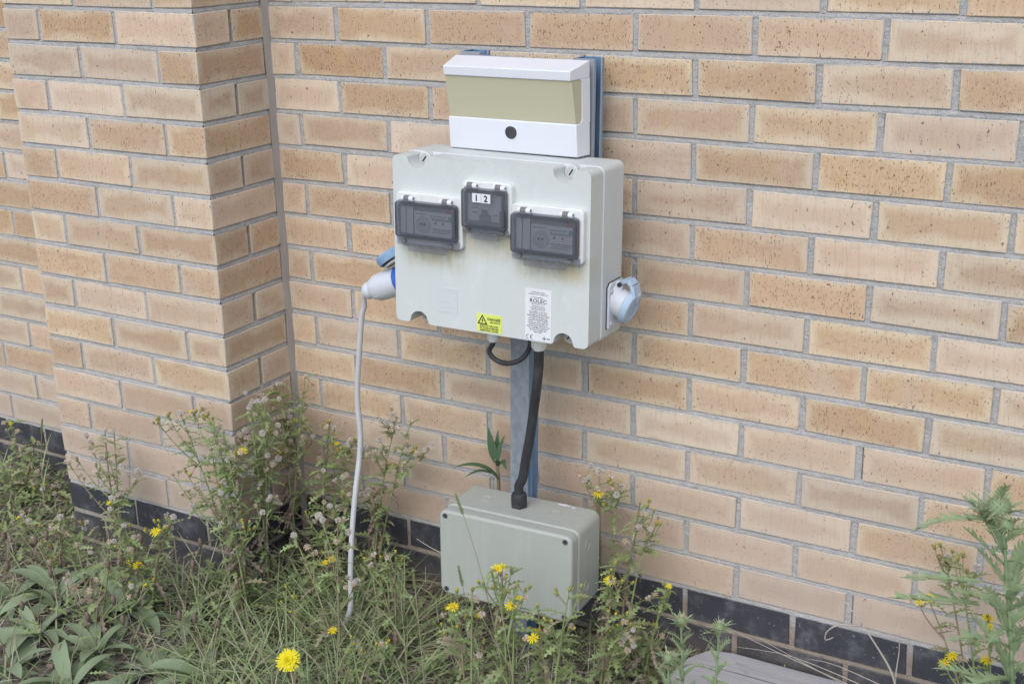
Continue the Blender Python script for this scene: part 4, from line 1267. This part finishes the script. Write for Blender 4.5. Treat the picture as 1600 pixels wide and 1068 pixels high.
def spiky_leaf(le, sp, base, d, L, W, rnd, n=9):
    '''thistle leaf: creased midrib with forward-pointing lobes, each ending in a pale spine'''
    d = Vector(d).normalized(); side = d.cross(UP).normalized(); nrm = side.cross(d).normalized()
    curl = rnd.uniform(.1, 1.0); p = Vector(base); step = L/n; pts = []
    for i in range(n+1):
        pts.append((p.copy(), d.copy(), nrm.copy()))
        q = Quaternion(side, -curl/n); d = q @ d; nrm = q @ nrm; p = p + d*step
    for i in range(n):
        (a, da, na), (b, db, nb) = pts[i], pts[i+1]
        e = math.sin(PI*min(1, (i+1.2)/(n+1)))**.7
        w0 = W*.16*(1-.8*i/n); w1 = W*.16*(1-.8*(i+1)/n)
        le.add([a-side*w0+na*w0*.4, a, a+side*w0+na*w0*.4, b-side*w1+nb*w1*.4, b, b+side*w1+nb*w1*.4], [(0, 1, 4, 3), (1, 2, 5, 4)])
        if 0 < i < n-1:
            for sg in (-1, 1):
                l = W*e*rnd.uniform(.65, 1.15)*.55
                t = a.lerp(b, .5) + (side*sg*.85 + da*.75 + na*rnd.uniform(.0, .7)).normalized()*l
                m_ = a + side*sg*w0; m2 = b + side*sg*w1
                le.add([m_, m2, t, a.lerp(b, .2)+side*sg*w0*1.2+(t-a)*.45-da*l*.12], [(0, 1, 2), (0, 2, 3)])
                sp.add([t-da*.0005, t+da*.0005, t+(t-a).normalized()*.007], [(0, 1, 2)])
    e = pts[-1]; q = pts[-2]; w_ = W*.05
    le.add([q[0]-side*w_, q[0]+side*w_, e[0]], [(0, 1, 2)])
    sp.add([e[0]-side*.0005, e[0]+side*.0005, e[0]+e[1]*.008], [(0, 1, 2)])
ragwort('half-dead ragwort with brown foliage at the foot of the pier corner', 385, -.33,
        [(330, 700, 'S'), (345, 770, 'F'), (310, 760, 'S'), (365, 800, 'S'), (300, 790, 'F'), (390, 815, 'b'), (290, 735, 'b'), (410, 800, 'F')], 22, leafy=2.6, extra=1.2, brown=.6, deadp=.8)
ragwort('dense ragwort with cream seed heads close behind the white lead', 520, -.16,
        [(505, 735, 'F'), (535, 745, 'F'), (488, 770, 'S'), (515, 790, 'F'), (548, 775, 'S'), (478, 800, 'b'), (560, 745, 'F')], 23, leafy=2.4, extra=1.4, deadp=.6)
ragwort('straggling ragwort with faded heads between pier foot and plantains', 150, -.52,
        [(120, 850, 'S'), (178, 845, 'F'), (150, 905, 'S'), (205, 915, 'F'), (240, 905, 'b'), (100, 905, 'S')], 24, leafy=1.6, extra=1.3, brown=.6, deadp=.6)
# ---- thistles
def thistle(label, foot, top, heads, seed, L=.13, nl=22, R=.008, side=(), spread=1.0):
    rnd = random.Random(seed)
    o = thing('thistle', label, 'thistle', foot, group='green thistles by the wall')
    st, le, sp = MB(), MB(), MB()
    T = Vector(top)-Vector(foot)
    tr = bez(Vector(), Vector((T.x*.3, T.y*.3, T.z*.5)), T, 10)
    st.tube(tr, [R*(1-.5*i/10) for i in range(11)], 8, 0, cap=False)
    def leaf(p, d, l):
        spiky_leaf(le, sp, p, d, l, l*.36, rnd, 8 if l < .08 else 11)
    for i in range(nl):
        t = (i+.5)/nl; k = min(9, int(t*10)); p = tr[k].lerp(tr[k+1], t*10-k)
        a = i*2.4 + rnd.uniform(-.3, .3)
        leaf(p, (math.cos(a)*spread, math.sin(a)*spread, rnd.uniform(.15, .75)+.5*t), L*rnd.uniform(.65, 1.1)*(1.05-.45*t))
    for p, dx, ll in side: leaf(Vector(p)-Vector(foot), dx, ll)
    st.build('stem', M_thistle, o, sharp=0); le.build('foliage', M_thistle, o, sharp=0); sp.build('spines', M_spine, o, sharp=0)['kind'] = 'stuff'
    for (hp, r) in heads:
        h = Vector(hp)-Vector(foot); mb = MB()
        mb.lathe([(r*.35, -r*1.1), (r*.9, -r*.6), (r, 0), (r*.8, r*.6), (r*.4, r*.85), (0, r*.9)], 14, 0, Matrix.Translation(h))
        for k in range(110):
            ph = math.acos(1-1.75*(k+.5)/110); th = k*2.39996
            u = Vector((math.sin(ph)*math.cos(th), math.sin(ph)*math.sin(th), math.cos(ph)))
            s2 = u.cross(UP).normalized() if abs(u.z) < .99 else Vector((1, 0, 0))
            b = h + Vector((u.x*r, u.y*r, u.z*r*.9))*.95; e = b + u*r*.75*rnd.uniform(.7, 1.2) + UP*r*.12
            mb.add([b-s2*r*.09, b+s2*r*.09, e], [(0, 1, 2)], 1)
        mb.build('flower_head', [M_thistle, M_spine], o, sharp=0)
        for k in range(9):
            a = 2*PI*k/9; 
    # bracts round the heads
    bl = MB()
    for (hp, r) in heads:
        h = Vector(hp)-Vector(foot)
        for k in range(12):
            a = 2*PI*k/12 + rnd.uniform(-.2, .2)
            blade(bl, h-UP*r*.8, (math.cos(a), math.sin(a), rnd.uniform(.2, .8)), UP, r*rnd.uniform(2.2, 4.2), r*.7, rnd.uniform(-.3, .5), 7, .55, .5, rnd=rnd)
    if bl.v: bl.build('bracts', M_thistle, o, sharp=0)
    return o
def gz(v): v.z = ground_h(v.x, v.y)-.004; return v
ft = gz(ground_pt(1585, -.26)); tp = at_y(1566, 812, -.26)
thistle('big spiny thistle with round flower heads against the wall', ft, tp,
        [(at_y(1561, 792, -.26), .0180), (at_y(1545, 806, -.24), .0105), (at_y(1573, 820, -.29), .011)], 31, .15, 54, .0048,
        side=[(at_y(1530, 945, -.26), Vector((-.80, -.35, .10)), .14), (at_y(1530, 910, -.26), Vector((-.8, -.3, .08)), .12), (at_y(1545, 815, -.26), Vector((-.85, -.35, .25)), .12), (at_y(1560, 790, -.26), Vector((.05, -.1, 1)), .07)])
for x, y, xb, Yb, sd_, lab in ((1064, 972, 1068, -.25, 32, 'small pale thistle with a tight bud next to the weathered board'), (1124, 982, 1112, -.27, 33, 'small pale thistle standing over the end of the weathered board'), (1044, 1030, 1046, -.34, 34, 'shortest pale thistle in front of the weathered board')):
    f0 = gz(ground_pt(xb, Yb)); t0 = at_y(x, y, Yb)
    thistle(lab, f0, t0, [(t0 + Vector((0, 0, .004)), .0085)], sd_, .062, 30, .0036, spread=.8)

# ---- the leafy shoot behind the junction box
f0 = gz(ground_pt(783, -.045))
o = thing('leafy_shoot', 'young shoot with long smooth green leaves behind the junction box', 'weed', f0)
A = at_y(779, 752, -.045)-f0; Bp = at_y(777, 728, -.045)-f0
mb = MB(); mb.tube(bez(Vector(), Vector((0, 0, A.z*.5)), A, 6) + [Bp, at_y(773, 712, -.045)-f0], [.004]*7 + [.0035, .002], 8, 0, cap=False); mb.build('stem', M_stem, o, sharp=0)
def leaf_to(name, a, b, W, curl, mat, up=UP, seg=9):
    d = (b-a); mb = MB()
    q = Quaternion(d.cross(up).normalized(), curl*.5)
    blade(mb, a, q @ d.normalized(), up, d.length*1.03, W, curl, seg, 0, .3, 0, 'lance')
    return mb.build(name, mat, o, sharp=0)
V = lambda x, y, Y: at_y(x, y, Y)-f0
leaf_to('leaf', V(775, 722, -.045), V(763, 668, -.055), .019, .15, M_leafdark, Vector((.3, -1, 0)))
leaf_to('leaf', V(776, 722, -.042), V(778, 672, -.030), .013, .1, M_leafdark, Vector((.3, -1, 0)))
leaf_to('leaf', V(777, 724, -.047), V(788, 680, -.050), .016, .2, M_leafdark, Vector((-.5, -1, 0)))
leaf_to('leaf', V(778, 745, -.050), V(704, 726, -.10), .021, 1.3, M_leafdark)
leaf_to('leaf', V(778, 748, -.055), V(724, 741, -.13), .018, 1.4, M_leafdark)
leaf_to('leaf', V(778, 728, -.05), V(792, 730, -.10), .018, 1.6, M_leafdark)

# ---- plantain rosettes
pl_leaf = []
for v in range(5):
    rnd = random.Random(40+v); mb = MB()
    blade(mb, (0, 0, 0), (1, 0, .55), UP, .135+.02*v, .030+.003*v, 1.0+.18*v, 12, 0, .28, 0, 'spoon', rnd.uniform(-.5, .5))
    me = bpy.data.meshes.new('leaf'); me.from_pydata(mb.v, [], mb.f); me.materials.append(M_plantain)
    me.polygons.foreach_set('use_smooth', [True]*len(me.polygons)); me.update(); pl_leaf.append(me)
PL = [(60, 985, 'broad plantain rosette nearest the recessed wall side'), (150, 1010, 'grey-green plantain rosette with drooping ribbed leaves'), (240, 1030, 'plantain rosette beside the long grass'), (20, 930, 'plantain rosette among brown seed stalks'), (110, 1070, 'lowest plantain rosette with leaves spread on bare litter'), (290, 960, 'small plantain rosette below the pier corner'), (200, 950, 'plantain rosette half hidden by dry stems'), (15, 1040, 'plantain rosette with long leaves overlapping its neighbour and bare litter'), (330, 1050, 'plantain rosette tucked into the long grass left of the dandelion'), (90, 930, 'plantain rosette behind the largest ribbed leaves')]
for i, (x, y, lab) in enumerate(PL):
    rnd = random.Random(60+i)
    c = gz(at_z(x, y, .02))
    o = thing('plantain', lab, 'weed', c, group='plantain rosettes')
    n = 14 if i != 5 else 8
    for k in range(n):
        l = link('leaf', pl_leaf[rnd.randrange(5)], o)
        s_ = rnd.uniform(.5, .92) * (.8 if i == 5 else 1)
        l.rotation_euler = (rnd.uniform(-.3, .3), rnd.uniform(-.65, .2), 2*PI*k/n + rnd.uniform(-.35, .35))
        l.scale = (s_, s_, s_); l.location = (0, 0, .004)
    for k in range(rnd.randrange(1, 4)):
        mb = MB(); a = rnd.uniform(0, 6.28); h = rnd.uniform(.12, .20)
        e = Vector((math.cos(a)*.05, math.sin(a)*.05, h))
        mb.tube(bez(Vector(), Vector((0, 0, h*.6)), e, 6), .0011, 5, 0, cap=False)
        mb.tube([e-UP*.004, e+UP*.004, e+UP*.012, e+UP*.019], [.002, .0052, .0048, .0012], 7, 1)
        mb.build('seed_stalk', [M_stem, M_dead], o, sharp=0)

# ---- dandelion
dp = at_y(450, 1031, -.62); df = Vector((dp.x+.01, dp.y+.01, 0)); gz(df)
o = thing('dandelion', 'large bright yellow dandelion flower standing in the grass', 'flower', df)
mb = MB(); mb.tube(bez(Vector(), Vector((.005, 0, (dp.z-df.z)*.6)), dp-df, 6), .0018, 6, 0, cap=False); mb.build('stem', M_stem, o, sharp=0)
h = link('flower_head', head_mesh('dandelion', 0), o); h.matrix_local = Matrix.Translation(dp-df) @ orient((.35, -.62, .75)) @ Matrix.Scale(1.08, 4)

# ---- grasses with seed heads
def seed_grass(label, foot_x, Y, tip, seed, heads=1):
    rnd = random.Random(seed); f0 = gz(ground_pt(foot_x, Y)); tpt = at_y(tip[0], tip[1], Y)-f0
    o = thing('seeding_grass', label, 'grass stalk', f0, group='grass stalks with seed heads')
    path = bez(Vector(), Vector((tpt.x*.25, tpt.y*.25, tpt.z*.6)), tpt, 12)
    mb = MB(); mb.tube(path, [.0013-.0007*i/12 for i in range(13)], 5, 0, cap=False); mb.build('stalk', M_grass, o, sharp=0)
    mb = MB(); d = (path[-1]-path[-2]).normalized()
    for k in range(46):
        t = k/46; p = path[-1] - d*.042*(1-t); a = k*2.4; ou = (d.orthogonal()*math.cos(a)+d.cross(d.orthogonal())*math.sin(a)).normalized()
        blade(mb, p, d+ou*.55, ou, .011*(1-.5*t), .0024, .1, 2, 0, .4, 0, 'lance')
    mb.build('seed_head', M_grass, o, sharp=0)
    mb = MB()
    for k in range(4):
        p = path[1+k*2]; a = rnd.uniform(0, 6.28)
        blade(mb, p, (math.cos(a)*.4, math.sin(a)*.4, 1), UP, rnd.uniform(.07, .12), .0045, rnd.uniform(.2, .9), 7, 0, .3, 0, 'grass')
    mb.build('blades', M_grass, o, sharp=0)
seed_grass('tall grass stalk with drooping seed head in front of the junction box lid', 800, -.40, (712, 772), 71)
seed_grass('grass stalk with seed head low against the left of the junction box', 755, -.42, (716, 884), 72)
seed_grass('grass stalk with seed head beside the flower pair before the junction box', 815, -.44, (768, 892), 73)
seed_grass('grass stalk with green seed head over the dark plinth left of the junction box', 665, -.40, (645, 890), 74)
seed_grass('grass stalk with drooping seed head near the white lead', 640, -.42, (622, 895), 75)
seed_grass('fine grass stalk standing before the recessed wall', 70, -.16, (66, 655), 76)

# ---- weathered board on the ground at the right
tlp = [(1046, 1052), (1075, 1026), (1108, 1014), (1150, 1013), (1215, 1026), (1300, 1052), (1400, 1085), (1520, 1130)]
ed = [at_z(x, y, .045) for x, y in tlp]
ed = [Vector((p.x, min(p.y, -.012), .045)) for p in ed]
dv = Vector((.28, -.48, 0)) * .9
pts = ed + [ed[-1]+dv*.7, ed[3]+dv, ed[0]+dv*.8]
c0 = sum(pts, Vector())/len(pts); c0.z = .0
mb = MB(); n = len(pts)
vs = [p-c0 for p in pts] + [p-c0-Vector((0, 0, .045)) for p in pts]
mb.add(vs, [tuple(range(n))[::-1], tuple(range(n, 2*n))] + [(i, (i+1) % n, (i+1) % n+n, i+n) for i in range(n)])
o = mb.build('weathered_board', M_board, bevel=.003, seg=2); o.location = c0
bmn = bmesh.new(); bmn.from_mesh(o.data); bmesh.ops.recalc_face_normals(bmn, faces=bmn.faces); bmn.to_mesh(o.data); bmn.free()
tag(o, 'grey weathered board lying on the ground against the plinth', 'board')

# ---- dry twigs and straws by the plinth
def twig(label, chains, foot=None, name='dry_twig', r=.0016):
    b = chains[0][0].copy(); mb = MB()
    for ch in chains:
        p = spline([q-b for q in ch], 4); k = len(p)
        mb.tube(p, [r*(1-.6*i/(k-1)) for i in range(k)], 6, 0)
    o = mb.build(name, M_twig, sharp=0); o.location = b; tag(o, label, 'twig', 'dry twigs and straws'); return o
Yt = -.06
twig('forked dry twig with a hooked side shoot leaning on the plinth', [[at_y(1402, 1085, Yt), at_y(1394, 1052, Yt), at_y(1378, 1022, Yt), at_y(1356, 988, Yt), at_y(1335, 958, Yt+.02), at_y(1318, 936, Yt+.03)],
     [at_y(1346, 975, Yt), at_y(1335, 977, Yt), at_y(1318, 975, Yt), at_y(1303, 978, Yt-.01), at_y(1291, 988, Yt-.01), at_y(1290, 999, Yt-.01), at_y(1302, 995, Yt-.01)]], r=.0024)
twig('straight dry twig standing upright against the plinth', [[at_y(1398, 1080, -.05), at_y(1400, 1050, -.05), at_y(1405, 1015, -.04), at_y(1405, 985, -.04)]], r=.0017)
for a, b, c, lab in (((1130, 976), (1210, 1016), (1340, 1075), 'longest dry straw lying along the plinth over the board'), ((1145, 1009), (1240, 1026), (1370, 1080), 'dry straw crossing low over the weathered board'), ((1182, 994), (1250, 1032), (1350, 1085), 'curved dry straw above the weathered board'), ((1258, 1028), (1310, 1040), (1420, 1090), 'short dry straw near the forked twig'), ((1150, 1035), (1250, 1062), (1330, 1085), 'dry straw lying flat on the weathered board')):
    Y0 = -.05
    twig(lab, [[at_y(*c, Y0-.03), at_y(*b, Y0-.02), at_y(*a, Y0)]], name='dry_straw', r=.0010)
twig('pale bent straw beside the ragwort right of the junction box', [[at_y(965, 1015, -.25), at_y(957, 998, -.25), at_y(940, 983, -.25), at_y(929, 973, -.25)]], name='dry_straw', r=.0012)
twig('pale straw sticking out left of the junction box', [[at_y(700, 868, -.2), at_y(675, 856, -.2), at_y(651, 841, -.2)]], name='dry_straw', r=.0014)

# ---- ground cover that nobody could count
def scatter_region(rnd):
    """a random spot on the verge with the local mix of growth"""
    return Vector((rnd.uniform(-1.75, 2.3), -abs(rnd.gauss(0, .42)) - .01, 0))
def free(p):
    if p.y < -1.4: return False
    if CORNER_X-PIER_W-.01 < p.x < CORNER_X+.01 and p.y > PIER_Y-.012: return False
    return p.y < -.012
def dens(p):
    x, y = px_of((p.x, p.y, .02))
    d = 1.0
    if 600 < x < 720 and y < 960: d = .25
    if 730 < x < 930 and y < 1000: d = .35
    if x > 1030: d = .22
    if x > 1130: d = .05
    if x > 1560: d = .6
    return d
rg = random.Random(77)
gr, sw, fern, lit = MB(), MB(), MB(), MB()
cnt = 0
while cnt < 12500:
    p = scatter_region(rg)
    if not free(p) or rg.random() > dens(p): continue
    x, y = px_of((p.x, p.y, .03))
    lush = 1.0 if 290 < x < 640 and y > 900 else (.4 if x < 290 else .4)
    if rg.random() > lush: cnt += 1; continue
    p.z = ground_h(p.x, p.y)-.002; a = rg.uniform(0, 6.28); L = rg.uniform(.06, .14)*(1.5 if lush == 1 else .8)
    blade(gr, p, (math.cos(a)*.6, math.sin(a)*.6, rg.uniform(.5, 1.4)), UP, L, rg.uniform(.0028, .0058), rg.uniform(.3, 1.6), 5, 0, .3, 0, 'grass', rg.uniform(-.8, .8)); cnt += 1
tag(gr.build('grass', M_grass, sharp=0), 'green grass blades growing along the foot of the wall', 'grass', kind='stuff')
cnt = 0
while cnt < 8600:
    p = scatter_region(rg)
    if not free(p) or rg.random() > max(.3, dens(p)): continue
    p.z = ground_h(p.x, p.y)+rg.uniform(.001, .02); a = rg.uniform(0, 6.28); L = rg.uniform(.03, .11)
    up = rg.random() < .25
    blade(sw, p, (math.cos(a), math.sin(a), 1.2 if up else rg.uniform(-.05, .3)), UP, L, rg.uniform(.0012, .0028), rg.uniform(-.4, .9), 4, 0, .2, 0, 'grass', rg.uniform(-1, 1)); cnt += 1
tag(sw.build('dry_grass', M_straw, sharp=0), 'dry straw and dead stems littering the soil', 'straw', kind='stuff')
cnt = 0
while cnt < 4900:
    p = scatter_region(rg)
    if not free(p) or rg.random() > dens(p): continue
    p.z = ground_h(p.x, p.y)
    xx, yy = px_of(p)
    if rg.random() < (.8 if xx < 330 and yy > 890 else (.75 if 290 < xx < 640 and yy > 960 else .25)): cnt += 1; continue
    h = rg.uniform(.005, .085)*(.6 if xx > 600 else 1); a = rg.uniform(0, 6.28); L = rg.uniform(.022, .055)
    blade(fern, p+UP*h, (math.cos(a), math.sin(a), rg.uniform(.0, .9)), UP, L, L*.34, rg.uniform(.2, 1.2), 9, .80, .3, 0, 'lance', rg.uniform(-1, 1), rnd=rg); cnt += 1
tag(fern.build('ground_cover', M_leaf, sharp=0), 'low feathery green leaves covering the soil', 'ground cover', kind='stuff')
cnt = 0
while cnt < 2600:
    p = scatter_region(rg)
    if not free(p): continue
    p.z = ground_h(p.x, p.y)+rg.uniform(.001, .012); a = rg.uniform(0, 6.28); L = rg.uniform(.012, .038)
    blade(lit, p, (math.cos(a), math.sin(a), rg.uniform(-.1, .5)), UP, L, L*rg.uniform(.25, .55), rg.uniform(-1.2, 1.8), 4, 0, .4, 0, 'lance', rg.uniform(-1.5, 1.5)); cnt += 1
tag(lit.build('leaf_litter', M_dead, sharp=0), 'curled brown dead leaves scattered on the soil', 'leaf litter', kind='stuff')
